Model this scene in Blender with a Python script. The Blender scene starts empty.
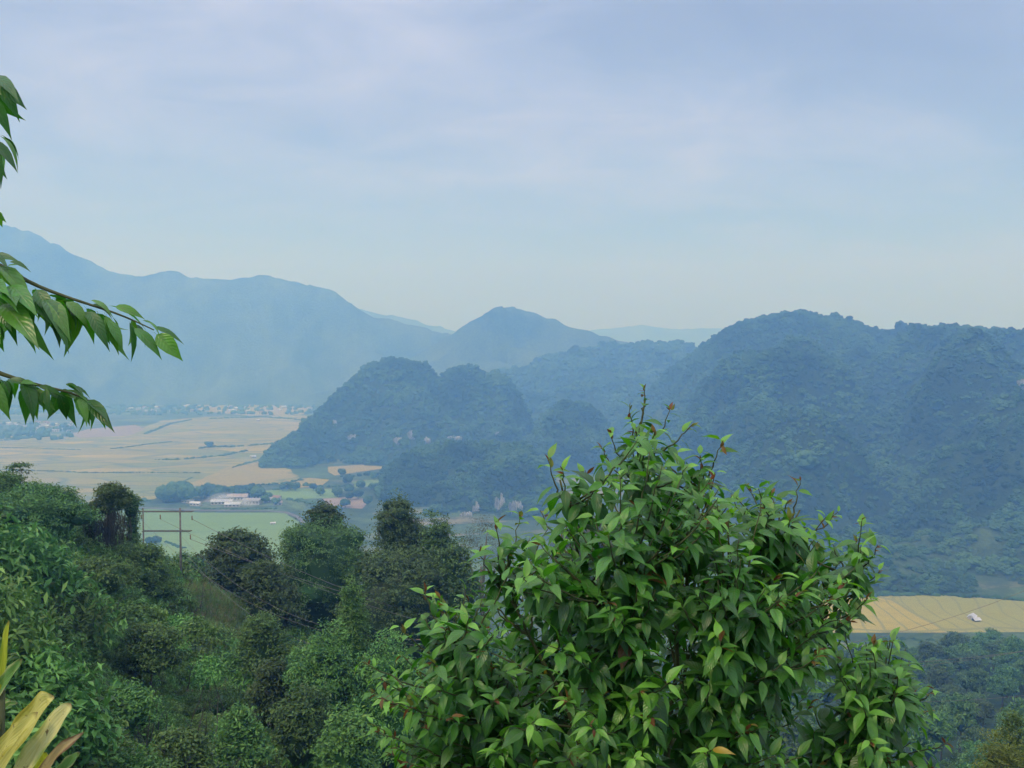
import bpy, math, random
import numpy as np
from mathutils import Vector

random.seed(5)
rng = np.random.default_rng(11)
scene = bpy.context.scene
col = scene.collection
R = math.radians

# ------------------------------------------------------------------ camera
FPX, CXP, HOR = 887.0, 512.0, 350.0
PITCH = math.atan((384.0 - HOR) / FPX)
cam_data = bpy.data.cameras.new("camera")
cam = bpy.data.objects.new("camera", cam_data)
col.objects.link(cam)
scene.camera = cam
cam_data.sensor_width = 36.0
cam_data.lens = FPX / 1024.0 * 36.0
cam_data.clip_start = 0.05
cam_data.clip_end = 60000.0
cam.location = (0, 0, 0)
cam.rotation_euler = (math.pi / 2 - PITCH, 0, 0)

# ------------------------------------------------------------------ sky, sun, exposure
SUN_EL, SUN_AZ = 50.0, 222.0            # azimuth clockwise from +Y
world = bpy.data.worlds.new("World")
scene.world = world
world.use_nodes = True
wt = world.node_tree
for n in list(wt.nodes):
    wt.nodes.remove(n)


def N(t, typ, **kw):
    n = t.nodes.new(typ)
    for k, v in kw.items():
        if k == 'inp':
            for kk, vv in v.items():
                n.inputs[kk].default_value = vv
        else:
            setattr(n, k, v)
    return n


def math_node(t, op, a, b=None, clamp=False):
    n = t.nodes.new('ShaderNodeMath')
    n.operation = op
    n.use_clamp = clamp
    for i, v in enumerate((a, b)):
        if v is None:
            continue
        if isinstance(v, (int, float)):
            n.inputs[i].default_value = v
        else:
            t.links.new(v, n.inputs[i])
    return n.outputs[0]


def mixc(t, fac, a, b, blend='MIX'):
    n = t.nodes.new('ShaderNodeMix')
    n.data_type = 'RGBA'
    n.blend_type = blend
    for sock, v in ((n.inputs[0], fac), (n.inputs[6], a), (n.inputs[7], b)):
        if isinstance(v, (int, float)):
            sock.default_value = v
        elif isinstance(v, (tuple, list)):
            sock.default_value = tuple(v) + (1.0,) * (4 - len(v))
        else:
            t.links.new(v, sock)
    return n.outputs[2]


def ramp(t, fac, stops):
    n = t.nodes.new('ShaderNodeValToRGB')
    el = n.color_ramp.elements
    while len(el) < len(stops):
        el.new(0.5)
    for e, (p, c) in zip(el, stops):
        e.position = p
        e.color = tuple(c) + (1.0,) * (4 - len(c)) if isinstance(c, (tuple, list)) else (c, c, c, 1)
    t.links.new(fac, n.inputs[0])
    return n.outputs[0]


SKY_STR = 0.10
wout = N(wt, 'ShaderNodeOutputWorld')
bg = N(wt, 'ShaderNodeBackground', inp={1: SKY_STR})
wt.links.new(bg.outputs[0], wout.inputs[0])
sky = N(wt, 'ShaderNodeTexSky', sky_type='NISHITA', sun_disc=False)
sky.sun_elevation = R(SUN_EL)
sky.sun_rotation = R(SUN_AZ)
sky.dust_density = 3.0
tc = N(wt, 'ShaderNodeTexCoord')
sep = N(wt, 'ShaderNodeSeparateXYZ')
wt.links.new(tc.outputs['Generated'], sep.inputs[0])
zz = math_node(wt, 'MAXIMUM', sep.outputs[2], 0.0)
den = math_node(wt, 'ADD', zz, 0.22)
u = math_node(wt, 'DIVIDE', sep.outputs[0], den)
v = math_node(wt, 'DIVIDE', sep.outputs[1], den)
cmb = N(wt, 'ShaderNodeCombineXYZ')
wt.links.new(u, cmb.inputs[0])
wt.links.new(v, cmb.inputs[1])


def wnoise(scale, detail, rough, loc, stretch=(1, 1, 1), rot=0.0, dist=0.0):
    mp = N(wt, 'ShaderNodeMapping')
    mp.inputs['Location'].default_value = loc
    mp.inputs['Scale'].default_value = stretch
    mp.inputs['Rotation'].default_value = (0, 0, rot)
    wt.links.new(cmb.outputs[0], mp.inputs[0])
    nz = N(wt, 'ShaderNodeTexNoise', inp={'Scale': scale, 'Detail': detail, 'Roughness': rough, 'Distortion': dist})
    wt.links.new(mp.outputs[0], nz.inputs['Vector'])
    return nz.outputs[0]


def blob(cx, cz, rx, rz, tilt=0.0):
    # soft cloud bank around a direction (x/y, z/y), elliptical
    ax = math_node(wt, 'DIVIDE', sep.outputs[0], math_node(wt, 'MAXIMUM', sep.outputs[1], 0.05))
    az = math_node(wt, 'DIVIDE', sep.outputs[2], math_node(wt, 'MAXIMUM', sep.outputs[1], 0.05))
    warp = math_node(wt, 'MULTIPLY', math_node(wt, 'SUBTRACT', wnoise(1.3, 4, .55, (3, 9, 0)), 0.5), 0.25)
    dx = math_node(wt, 'SUBTRACT', ax, cx)
    dz = math_node(wt, 'SUBTRACT', math_node(wt, 'ADD', az, warp), cz)
    c, s = math.cos(tilt), math.sin(tilt)
    ex = math_node(wt, 'ADD', math_node(wt, 'MULTIPLY', dx, c / rx), math_node(wt, 'MULTIPLY', dz, s / rx))
    ez = math_node(wt, 'ADD', math_node(wt, 'MULTIPLY', dx, -s / rz), math_node(wt, 'MULTIPLY', dz, c / rz))
    d = math_node(wt, 'ADD', math_node(wt, 'MULTIPLY', ex, ex), math_node(wt, 'MULTIPLY', ez, ez))
    return math_node(wt, 'POWER', 2.718, math_node(wt, 'MULTIPLY', d, -1.0))


n1 = wnoise(0.9, 5, 0.5, (0.3, 1.7, 0), (0.7, 1.2, 1), 0.4, 0.3)
n2 = wnoise(3.4, 7, 0.6, (5.1, 2.2, 0), (0.9, 1.25, 1), 0.45, 0.7)
cl = math_node(wt, 'ADD', math_node(wt, 'MULTIPLY', n1, 0.5), math_node(wt, 'MULTIPLY', n2, 0.5))
cl = math_node(wt, 'SUBTRACT', cl, math_node(wt, 'MULTIPLY', blob(0.45, 0.33, 0.42, 0.075, -0.22), 0.26))
cl = math_node(wt, 'SUBTRACT', cl, math_node(wt, 'MULTIPLY', blob(0.30, 0.145, 0.26, 0.02, -0.05), 0.16))
cl = math_node(wt, 'SUBTRACT', cl, math_node(wt, 'MULTIPLY', blob(-0.48, 0.19, 0.32, 0.06, -0.1), 0.07))
cl = math_node(wt, 'ADD', cl, math_node(wt, 'MULTIPLY', blob(-0.17, 0.36, 0.20, 0.07, -0.5), 0.13))
cloud = ramp(wt, cl, [(0.20, (1.9, 1.65, 0.7)), (0.38, (2.35, 2.3, 2.0)), (0.49, (3.15, 3.3, 4.0)), (0.64, (4.4, 4.65, 5.8))])
hz = ramp(wt, sep.outputs[2], [(0.0, (0.9, 0.9, 0.9)), (0.24, (0.0, 0.0, 0.0))])
cloud = mixc(wt, hz, cloud, (1.7, 3.1, 6.6))
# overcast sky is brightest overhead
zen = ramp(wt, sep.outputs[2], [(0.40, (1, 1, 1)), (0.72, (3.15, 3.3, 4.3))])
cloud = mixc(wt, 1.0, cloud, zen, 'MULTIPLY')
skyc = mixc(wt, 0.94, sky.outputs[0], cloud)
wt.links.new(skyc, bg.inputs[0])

sun_d = bpy.data.lights.new("sun", 'SUN')
sun_d.energy = 1.5
sun_d.angle = R(14)
sun_d.color = (1.0, 0.96, 0.88)
sun = bpy.data.objects.new("sun", sun_d)
col.objects.link(sun)
sdir = Vector((math.sin(R(SUN_AZ)) * math.cos(R(SUN_EL)), math.cos(R(SUN_AZ)) * math.cos(R(SUN_EL)), math.sin(R(SUN_EL))))
sun.rotation_euler = (-sdir).to_track_quat('-Z', 'Y').to_euler()

scene.view_settings.view_transform = 'Standard'
scene.view_settings.look = 'None'
scene.view_settings.gamma = 1.0
scene.view_settings.use_curve_mapping = False
scene.view_settings.exposure = 0.36
scene.render.engine = 'CYCLES'
cy = scene.cycles
cy.use_denoising = True
try:
    cy.denoiser = 'OPENIMAGEDENOISE'
    cy.denoising_input_passes = 'RGB_ALBEDO_NORMAL'
    cy.denoising_prefilter = 'ACCURATE'
except Exception:
    pass
cy.max_bounces = 5
cy.diffuse_bounces = 3
cy.glossy_bounces = 1
cy.transmission_bounces = 3
cy.transparent_max_bounces = 4
cy.volume_bounces = 2
cy.caustics_reflective = False
cy.caustics_refractive = False

HAZE_DENSITY = 0.00052
HAZE_COLOR = (0.195, 0.465, 1.0)
VALLEY = -230.0


# ------------------------------------------------------------------ mapping helpers
def dirpx(px, py):
    c, s = math.cos(PITCH), math.sin(PITCH)
    a, b = (px - CXP) / FPX, (384.0 - py) / FPX
    return Vector((a, c + b * s, -s + b * c))


def at(px, py, Y):
    d = dirpx(px, py)
    return d * (Y / d.y)


def gnd(px, py, z=VALLEY):
    d = dirpx(px, py)
    return d * (z / d.z)


# ------------------------------------------------------------------ numpy noise
def _h(ix, iy, iz, s):
    h = (ix * 374761393 + iy * 668265263 + iz * 2147483647 + s * 982451653) & 0xffffffff
    h = ((h ^ (h >> 13)) * 1274126177) & 0xffffffff
    h = ((h ^ (h >> 15)) * 2246822519) & 0xffffffff
    return ((h ^ (h >> 16)) & 0xffffff) / float(0xffffff)


def vnoise2(x, y, s=0):
    ix, iy = np.floor(x).astype(np.int64), np.floor(y).astype(np.int64)
    fx, fy = x - ix, y - iy
    fx, fy = fx * fx * (3 - 2 * fx), fy * fy * (3 - 2 * fy)
    z = np.zeros_like(ix)
    a, b = _h(ix, iy, z, s), _h(ix + 1, iy, z, s)
    c, d = _h(ix, iy + 1, z, s), _h(ix + 1, iy + 1, z, s)
    return (a * (1 - fx) + b * fx) * (1 - fy) + (c * (1 - fx) + d * fx) * fy


def fbm2(x, y, octv=4, s=0, gain=0.5):
    o, amp, tot = 0.0, 1.0, 0.0
    for k in range(octv):
        o = o + amp * vnoise2(x * 2 ** k + 13.7 * k, y * 2 ** k - 7.1 * k, s + k)
        tot += amp
        amp *= gain
    return o / tot


def vnoise3(p, s=0):
    i = np.floor(p).astype(np.int64)
    f = p - i
    f = f * f * (3 - 2 * f)
    o = 0.0
    for dx in (0, 1):
        for dy in (0, 1):
            for dz in (0, 1):
                w = (f[:, 0] if dx else 1 - f[:, 0]) * (f[:, 1] if dy else 1 - f[:, 1]) * (f[:, 2] if dz else 1 - f[:, 2])
                o = o + w * _h(i[:, 0] + dx, i[:, 1] + dy, i[:, 2] + dz, s)
    return o


def smooth(t):
    t = np.clip(t, 0, 1)
    return t * t * (3 - 2 * t)


# ------------------------------------------------------------------ terrain height
PD = np.array([0, 5, 20, 50, 80, 105, 150, 200, 300, 450, 600, 720, 99999.0])
PU = np.array([-1200, -120, 0, 90, 180, 330, 512, 700, 900, 1024, 1400, 2200.0])
PZ = np.array([
    [-1.7, -2.6, -7, -12, -13, -15, -28, -50, -90, -150, -220, -230, -230],
    [-1.7, -3.0, -11, -19, -15.5, -16, -30, -52, -92, -150, -220, -230, -230],
    [-1.7, -3.2, -13, -22, -18.5, -19, -34, -56, -94, -150, -220, -230, -230],
    [-1.7, -3.2, -14, -25, -24, -25, -42, -62, -88, -140, -220, -230, -230],
    [-1.7, -3.2, -14, -27, -28, -29.5, -50, -64, -84, -138, -220, -230, -230],
    [-1.7, -3.2, -15, -30, -37, -41, -50, -70, -106, -155, -222, -230, -230],
    [-1.7, -3.2, -16, -33, -42, -48, -60, -80, -112, -160, -222, -230, -230],
    [-1.7, -3.2, -16, -34, -50, -60, -80, -100, -126, -162, -222, -230, -230],
    [-1.7, -3.2, -16, -35, -51, -61, -82, -104, -132, -165, -222, -230, -230],
    [-1.7, -3.2, -16, -35, -50, -60, -80, -102, -130, -160, -220, -230, -230],
    [-1.7, -3.0, -14, -30, -44, -54, -72, -92, -120, -150, -215, -230, -230],
    [-1.7, -2.6, -10, -22, -32, -42, -60, -80, -110, -150, -215, -230, -230]])


def near_z(u, Y):
    zc = np.stack([np.interp(Y, PD, PZ[k]) for k in range(len(PU))], 0)
    k = np.clip(np.searchsorted(PU, u) - 1, 0, len(PU) - 2)
    t = smooth((u - PU[k]) / (PU[k + 1] - PU[k]))
    idx = np.arange(len(u))
    return zc[k, idx] * (1 - t) + zc[k + 1, idx] * t


# name, silhouette (px,py), ridge depth, foot depth, back width, profile power, noise amplitude, noise scale
HILLS = [
    dict(sil=[(-900, 260), (-400, 190), (-150, 200), (0, 223), (25, 229), (50, 240), (80, 258), (110, 270), (145, 278), (165, 271), (195, 277), (230, 279),
              (270, 277), (300, 283), (335, 291), (360, 308), (380, 318), (420, 325), (450, 334), (480, 350), (520, 372), (600, 400)],
         Yr=4250, Yf=3700, Yb=1500, p=1.05, amp=170, sc=480, mtn=1),
    dict(sil=[(300, 340), (330, 320), (362, 309), (400, 317), (440, 327), (500, 345), (560, 380)], Yr=6200, Yf=5500, Yb=1000, p=1.0, amp=40, sc=500, mtn=1),
    dict(sil=[(360, 392), (400, 366), (425, 350), (450, 334), (470, 320), (490, 311), (502, 306), (515, 305), (530, 309), (548, 317), (575, 326), (600, 335),
              (635, 343), (665, 355), (720, 385)], Yr=3700, Yf=3150, Yb=900, p=0.95, amp=120, sc=360, mtn=1),
    dict(sil=[(480, 348), (540, 338), (590, 329), (640, 325), (680, 330), (720, 327), (770, 329), (850, 330), (1000, 345)], Yr=8200, Yf=7300, Yb=1200, p=1.0, amp=40, sc=700, mtn=1),
    dict(sil=[(455, 400), (480, 378), (520, 371), (545, 358), (575, 351), (600, 348), (640, 345), (680, 343), (697, 349), (730, 350), (800, 352), (900, 360)],
         Yr=2950, Yf=2250, Yb=500, p=0.8, amp=110, sc=160, mtn=0),
    dict(sil=[(570, 470), (600, 440), (640, 402), (668, 372), (690, 356), (705, 345), (720, 335), (745, 325), (765, 321), (780, 318), (800, 316), (835, 320), (860, 324),
              (878, 333), (890, 332), (905, 328), (925, 332), (945, 330), (985, 334), (1024, 336), (1200, 330), (1600, 310), (2400, 290)],
         Yr=[(600, 2300), (760, 2100), (1024, 1750), (2400, 1500)], Yf=[(600, 1900), (680, 1500), (760, 1080), (835, 850), (870, 835), (1000, 812), (1100, 800), (2400, 820)],
         Yb=600, p=0.78, amp=150, sc=170, mtn=0),
    dict(sil=[(238, 486), (252, 470), (268, 456), (285, 442), (300, 430), (320, 409), (345, 386), (365, 368), (385, 361), (400, 360), (425, 366), (437, 379), (452, 369), (470, 367),
              (490, 375), (505, 380), (520, 398), (532, 430), (545, 460)], Yr=[(238, 1740), (262, 1790), (300, 1880), (350, 2050), (560, 2050)], Yf=[(238, 1660), (262, 1670), (330, 1760), (420, 1740), (545, 1700)], Yb=350, p=0.66, amp=95, sc=120, mtn=0),
    dict(sil=[(366, 505), (375, 492), (386, 474), (402, 459), (420, 450), (450, 447), (475, 444), (500, 445), (525, 449), (540, 462), (550, 482), (562, 500)],
         Yr=1430, Yf=[(366, 1230), (562, 1190)], Yb=220, p=0.55, amp=50, sc=85, mtn=0),
    dict(sil=[(518, 468), (530, 440), (540, 420), (555, 406), (570, 403), (588, 406), (603, 418), (615, 438), (630, 460), (650, 480)],
         Yr=1850, Yf=1650, Yb=200, p=0.55, amp=26, sc=75, mtn=0),
]
# secondary knolls standing on the right massif: px, py of top, Y, radius, height
KNOLLS = [(797, 382, 1500, 120, 55), (838, 428, 1230, 95, 45), (950, 398, 1350, 110, 45), (735, 395, 1650, 120, 50), (905, 372, 1600, 100, 45),
          (1010, 440, 1100, 80, 40), (700, 440, 1500, 90, 40), (990, 352, 1650, 110, 40), (760, 350, 1950, 110, 30)]


def interp_spec(spec, u):
    if isinstance(spec, (int, float)):
        return np.full_like(u, float(spec))
    a = np.array(spec, float)
    return np.interp(u, a[:, 0], a[:, 1])


def terrain(x, y):
    x = np.asarray(x, float)
    y = np.asarray(y, float)
    D = np.hypot(x, y)
    az = np.clip(np.arctan2(x, y), -1.15, 1.15)
    u = CXP + FPX * np.tan(az)
    Y = np.maximum(D * np.cos(az), 0.0)
    z = near_z(u, Y)
    z = z + (fbm2(x / 9.0, y / 9.0, 3, 3) - 0.5) * 2.4 * smooth((Y - 8) / 30) * smooth((560 - Y) / 160)
    hid = np.where(Y < 640, 1, 0)
    best = z.copy()
    for k, h in enumerate(HILLS):
        s = np.array(h['sil'], float)
        uu = u + (fbm2(x / 60.0, y / 60.0, 2, 50 + k) - 0.5) * 4
        py = np.interp(uu, s[:, 0], s[:, 1], left=999, right=999)
        Yr, Yf = interp_spec(h['Yr'], u), interp_spec(h['Yf'], u)
        Yr = Yr + (fbm2(u / 60.0, u * 0 + k, 2, 70) - 0.5) * (Yr - Yf) * 0.3
        top = (HOR - py) / FPX * Yr
        top = np.where(py > 900, -2000.0, top)
        jag = (fbm2(x / h['sc'], y / h['sc'], 2, 90 + k) - 0.5) * 0.35
        t = np.clip((Y - Yf) / (Yr - Yf) , 0, 1)
        t2 = np.clip(t + jag * t * (1 - t) * 2.0, 0, 1)
        prof = t2 ** h['p']
        tb = np.clip((Y - Yr) / h['Yb'], 0, 1)
        prof = np.where(Y > Yr, 1 - tb ** 1.6, prof)
        hgt = np.maximum(top - VALLEY, 0.0)
        n = fbm2(x / h['sc'], y / h['sc'], 4, 20 + 7 * k)
        if h['mtn']:
            n = fbm2(x / h['sc'] * 1.1, y / h['sc'] * 1.1, 4, 20 + 7 * k)
            n = 1 - np.abs(n - 0.5) * 4
            rel = (n - 0.95) * h['amp'] * 1.1
        else:
            rel = (n - 0.66) * h['amp'] * 2.0
        mask = np.clip(4 * prof * (1 - prof), 0, 1) * (Y > Yf) * (Y < Yr + h['Yb'])
        rel = rel * mask * np.clip(hgt / 60.0, 0, 1)
        zz_ = VALLEY + hgt * prof + rel
        zz_ = np.where((Y < Yf) | (Y > Yr + h['Yb']) | (hgt <= 0), -999, zz_)
        if k == 5:
            for (kx, ky, kY, kr, kh) in KNOLLS:
                c = at(kx, ky, kY)
                d2 = ((x - c.x) ** 2 + (y - c.y) ** 2) / kr ** 2
                zz_ = zz_ + 1.5 * kh * np.exp(-d2 ** 1.5) * (prof > 0.02)
        zz_ = np.minimum(zz_, (HOR - py) / FPX * np.maximum(Y, 1.0) + 2.0)
        win = zz_ > best
        best = np.where(win, zz_, best)
        hid = np.where(win & (zz_ > VALLEY + 1.5), k + 2, hid)
    # forest canopy roughness of the far mountains
    far = smooth((Y - 3000) / 300) * (hid > 1) * (hid < 6)
    best = best + far * ((fbm2(x / 85.0, y / 110.0, 2, 7) - 0.5) * 34 + (fbm2(x / 24.0, y / 200.0, 1, 8) - 0.5) * 7 * (np.abs(Y - 4250) < 90))
    return best, hid


def tz(x, y):
    return float(terrain(np.array([x]), np.array([y]))[0][0])


# ------------------------------------------------------------------ mesh helpers
def mesh_from(name, V, faces4=None, faces3=None, mats=(), smooth_f=True, attrs=None, matidx=None):
    """V (N,3); faces4 (M,4); faces3 (K,3)"""
    V = np.asarray(V, np.float32)
    f4 = np.zeros((0, 4), np.int32) if faces4 is None else np.asarray(faces4, np.int32)
    f3 = np.zeros((0, 3), np.int32) if faces3 is None else np.asarray(faces3, np.int32)
    me = bpy.data.meshes.new(name)
    me.vertices.add(len(V))
    me.vertices.foreach_set('co', V.ravel())
    loops = np.concatenate([f4.ravel(), f3.ravel()])
    me.loops.add(len(loops))
    me.loops.foreach_set('vertex_index', loops)
    npol = len(f4) + len(f3)
    me.polygons.add(npol)
    starts = np.concatenate([np.arange(len(f4)) * 4, len(f4) * 4 + np.arange(len(f3)) * 3]).astype(np.int32)
    me.polygons.foreach_set('loop_start', starts)
    me.polygons.foreach_set('use_smooth', np.full(npol, smooth_f))
    for m in mats:
        me.materials.append(m)
    if matidx is not None:
        me.polygons.foreach_set('material_index', np.asarray(matidx, np.int32))
    for an, (typ, data) in (attrs or {}).items():
        a = me.attributes.new(an, typ, 'POINT')
        if typ == 'FLOAT':
            a.data.foreach_set('value', np.asarray(data, np.float32))
        elif typ == 'INT':
            a.data.foreach_set('value', np.asarray(data, np.int32))
        elif typ == 'FLOAT_COLOR':
            a.data.foreach_set('color', np.asarray(data, np.float32).ravel())
        elif typ == 'FLOAT_VECTOR':
            a.data.foreach_set('vector', np.asarray(data, np.float32).ravel())
    me.update(calc_edges=True)
    me.validate()
    return me


def link(name, me, parent=None, loc=None):
    o = bpy.data.objects.new(name, me)
    col.objects.link(o)
    if parent is not None:
        o.parent = parent
    if loc is not None:
        o.location = loc
    return o


def tag(o, label=None, cat=None, group=None, kind=None):
    if label:
        o['label'] = label
    if cat:
        o['category'] = cat
    if group:
        o['group'] = group
    if kind:
        o['kind'] = kind
    return o


def empty(name, loc, rz=0.0):
    o = bpy.data.objects.new(name, None)
    o.empty_display_size = 0.5
    col.objects.link(o)
    o.location = loc
    o.rotation_euler = (0, 0, rz)
    return o


class Geo:
    """collects quads/tris with per-vertex colour value and per-face material"""

    def __init__(s):
        s.V, s.F4, s.F3, s.c, s.m4, s.m3, s.n = [], [], [], [], [], [], 0

    def add(s, V, F4=None, F3=None, c=0.5, m=0):
        V = np.asarray(V, float)
        if F4 is not None and len(F4):
            s.F4.append(np.asarray(F4) + s.n)
            s.m4.append(np.full(len(F4), m))
        if F3 is not None and len(F3):
            s.F3.append(np.asarray(F3) + s.n)
            s.m3.append(np.full(len(F3), m))
        s.V.append(V)
        s.c.append(np.broadcast_to(np.asarray(c, float), (len(V),)) if np.ndim(c) < 2 else np.asarray(c))
        s.n += len(V)

    def mesh(s, name, mats, smooth_f=True, attr='lc'):
        V = np.concatenate(s.V)
        F4 = np.concatenate(s.F4) if s.F4 else None
        F3 = np.concatenate(s.F3) if s.F3 else None
        mi = np.concatenate(s.m4 + s.m3)
        c = np.concatenate(s.c)
        if c.ndim == 2:
            at_ = {attr: ('FLOAT_COLOR', c)}
        else:
            at_ = {attr: ('FLOAT', c)}
        return mesh_from(name, V, F4, F3, mats, smooth_f, at_, mi)


def tube(pts, rad, sides=6, cap=True):
    P = np.array([tuple(p) for p in pts], float)
    n = len(P)
    rad = np.broadcast_to(np.asarray(rad, float), (n,))
    T = np.gradient(P, axis=0)
    T /= np.linalg.norm(T, axis=1, keepdims=True) + 1e-9
    ref = np.array([0.0, 0, 1]) if abs(T[0, 2]) < 0.9 else np.array([1.0, 0, 0])
    A = np.cross(T, ref)
    A /= np.linalg.norm(A, axis=1, keepdims=True) + 1e-9
    B = np.cross(T, A)
    an = np.arange(sides) * 2 * np.pi / sides
    V = P[:, None, :] + rad[:, None, None] * (np.cos(an)[None, :, None] * A[:, None, :] + np.sin(an)[None, :, None] * B[:, None, :])
    V = V.reshape(-1, 3)
    F = []
    for i in range(n - 1):
        for j in range(sides):
            k = (j + 1) % sides
            F.append((i * sides + j, i * sides + k, (i + 1) * sides + k, (i + 1) * sides + j))
    F3 = []
    if cap:
        V = np.vstack([V, P[-1], P[0]])
        e = len(V) - 2
        for j in range(sides):
            k = (j + 1) % sides
            F3.append(((n - 1) * sides + j, (n - 1) * sides + k, e))
            F3.append((k, j, e + 1))
    return V, F, F3


def box(cx, cy_, cz, sx, sy, sz, rz=0.0):
    v = np.array([(x, y, z) for z in (-.5, .5) for y in (-.5, .5) for x in (-.5, .5)]) * (sx, sy, sz)
    c, s = math.cos(rz), math.sin(rz)
    v = np.stack([v[:, 0] * c - v[:, 1] * s, v[:, 0] * s + v[:, 1] * c, v[:, 2]], 1) + (cx, cy_, cz)
    return v, [(0, 2, 3, 1), (4, 5, 7, 6), (0, 1, 5, 4), (2, 6, 7, 3), (0, 4, 6, 2), (1, 3, 7, 5)]


def ico(sub=2):
    import bmesh
    bm = bmesh.new()
    bmesh.ops.create_icosphere(bm, subdivisions=sub, radius=1.0)
    V = np.array([v.co[:] for v in bm.verts])
    F = np.array([[v.index for v in f.verts] for f in bm.faces])
    bm.free()
    return V, F


ICO2, ICO3, ICO4 = ico(2), ico(3), ico(4)


# ------------------------------------------------------------------ materials
def new_mat(name):
    m = bpy.data.materials.new(name)
    m.use_nodes = True
    t = m.node_tree
    for n in list(t.nodes):
        t.nodes.remove(n)
    out = t.nodes.new('ShaderNodeOutputMaterial')
    return m, t, out


def principled(t, out, colour, rough=0.8, spec=0.3, normal=None):
    b = t.nodes.new('ShaderNodeBsdfPrincipled')
    if isinstance(colour, (tuple, list)):
        b.inputs['Base Color'].default_value = tuple(colour) + (1.0,) * (4 - len(colour))
    else:
        t.links.new(colour, b.inputs['Base Color'])
    if isinstance(rough, (int, float)):
        b.inputs['Roughness'].default_value = rough
    else:
        t.links.new(rough, b.inputs['Roughness'])
    b.inputs['Specular IOR Level'].default_value = spec
    if normal is not None:
        t.links.new(normal, b.inputs['Normal'])
    t.links.new(b.outputs[0], out.inputs[0])
    return b


def mapped(t, scale=(1, 1, 1), rot=(0, 0, 0), coord='Object'):
    c = t.nodes.new('ShaderNodeTexCoord')
    mp = t.nodes.new('ShaderNodeMapping')
    mp.inputs['Scale'].default_value = scale
    mp.inputs['Rotation'].default_value = rot
    t.links.new(c.outputs[coord], mp.inputs[0])
    return mp.outputs[0]


def noise(t, vec, scale, detail=3, rough=0.55, dist=0.0):
    n = t.nodes.new('ShaderNodeTexNoise')
    n.inputs['Scale'].default_value = scale
    n.inputs['Detail'].default_value = detail
    n.inputs['Roughness'].default_value = rough
    n.inputs['Distortion'].default_value = dist
    t.links.new(vec, n.inputs['Vector'])
    return n.outputs[0]


def bump(t, height, strength=0.5, dist=1.0):
    b = t.nodes.new('ShaderNodeBump')
    b.inputs['Strength'].default_value = strength
    b.inputs['Distance'].default_value = dist
    t.links.new(height, b.inputs['Height'])
    return b.outputs[0]


def simple_mat(name, c1, c2, scale=3.0, rough=0.8, spec=0.3, bmp=0.0, detail=4):
    m, t, out = new_mat(name)
    v = mapped(t)
    n = noise(t, v, scale, detail)
    c = mixc(t, ramp(t, n, [(0.3, 0.0), (0.7, 1.0)]), c1, c2)
    principled(t, out, c, rough, spec, bump(t, n, bmp, 0.1) if bmp else None)
    return m


def leaf_mat(name, dark, light, warm=None, trans=0.25, rough=0.5, spec=0.4, var=0.35, attr='lc'):
    m, t, out = new_mat(name)
    a = t.nodes.new('ShaderNodeAttribute')
    a.attribute_name = attr
    oi = t.nodes.new('ShaderNodeObjectInfo')
    f = a.outputs['Fac']
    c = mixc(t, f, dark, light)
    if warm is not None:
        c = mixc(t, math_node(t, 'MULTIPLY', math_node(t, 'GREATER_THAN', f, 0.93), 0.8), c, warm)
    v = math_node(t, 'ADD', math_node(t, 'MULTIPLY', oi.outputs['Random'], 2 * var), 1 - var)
    hs = t.nodes.new('ShaderNodeHueSaturation')
    t.links.new(c, hs.inputs['Color'])
    t.links.new(v, hs.inputs['Value'])
    t.links.new(math_node(t, 'ADD', math_node(t, 'MULTIPLY', oi.outputs['Random'], 0.035), 0.488), hs.inputs['Hue'])
    b = principled(t, out, hs.outputs[0], rough, spec)
    if trans > 0:
        tr = t.nodes.new('ShaderNodeBsdfTranslucent')
        t.links.new(hs.outputs[0], tr.inputs[0])
        mx = t.nodes.new('ShaderNodeMixShader')
        mx.inputs[0].default_value = trans
        t.links.new(b.outputs[0], mx.inputs[1])
        t.links.new(tr.outputs[0], mx.inputs[2])
        t.links.new(mx.outputs[0], out.inputs[0])
    return m


M = {}
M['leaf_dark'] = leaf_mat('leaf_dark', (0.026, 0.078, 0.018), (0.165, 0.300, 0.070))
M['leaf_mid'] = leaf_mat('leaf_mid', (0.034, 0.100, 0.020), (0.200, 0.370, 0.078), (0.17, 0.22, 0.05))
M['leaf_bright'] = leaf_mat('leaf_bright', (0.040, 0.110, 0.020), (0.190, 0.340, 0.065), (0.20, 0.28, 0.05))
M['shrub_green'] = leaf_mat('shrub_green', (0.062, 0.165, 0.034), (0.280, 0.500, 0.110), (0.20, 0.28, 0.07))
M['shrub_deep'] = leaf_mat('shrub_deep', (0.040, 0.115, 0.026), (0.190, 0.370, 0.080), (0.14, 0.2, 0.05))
M['leaf_grey'] = leaf_mat('leaf_grey', (0.045, 0.060, 0.035), (0.110, 0.130, 0.080), (0.12, 0.10, 0.06))
M['leaf_yellow'] = leaf_mat('leaf_yellow', (0.07, 0.11, 0.015), (0.24, 0.31, 0.050), (0.30, 0.27, 0.05))
M['grass_blade'] = leaf_mat('grass_blade', (0.07, 0.15, 0.035), (0.20, 0.31, 0.08), (0.26, 0.17, 0.12))
M['dry'] = leaf_mat('dry_vine', (0.030, 0.034, 0.024), (0.11, 0.11, 0.085), trans=0.0, var=0.2)
M['bark'] = simple_mat('bark', (0.045, 0.035, 0.026), (0.13, 0.11, 0.085), 6.0, 0.9, 0.2, 0.6)
M['bark_pale'] = simple_mat('bark_pale', (0.10, 0.09, 0.07), (0.22, 0.20, 0.16), 8.0, 0.9, 0.2, 0.4)


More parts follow.
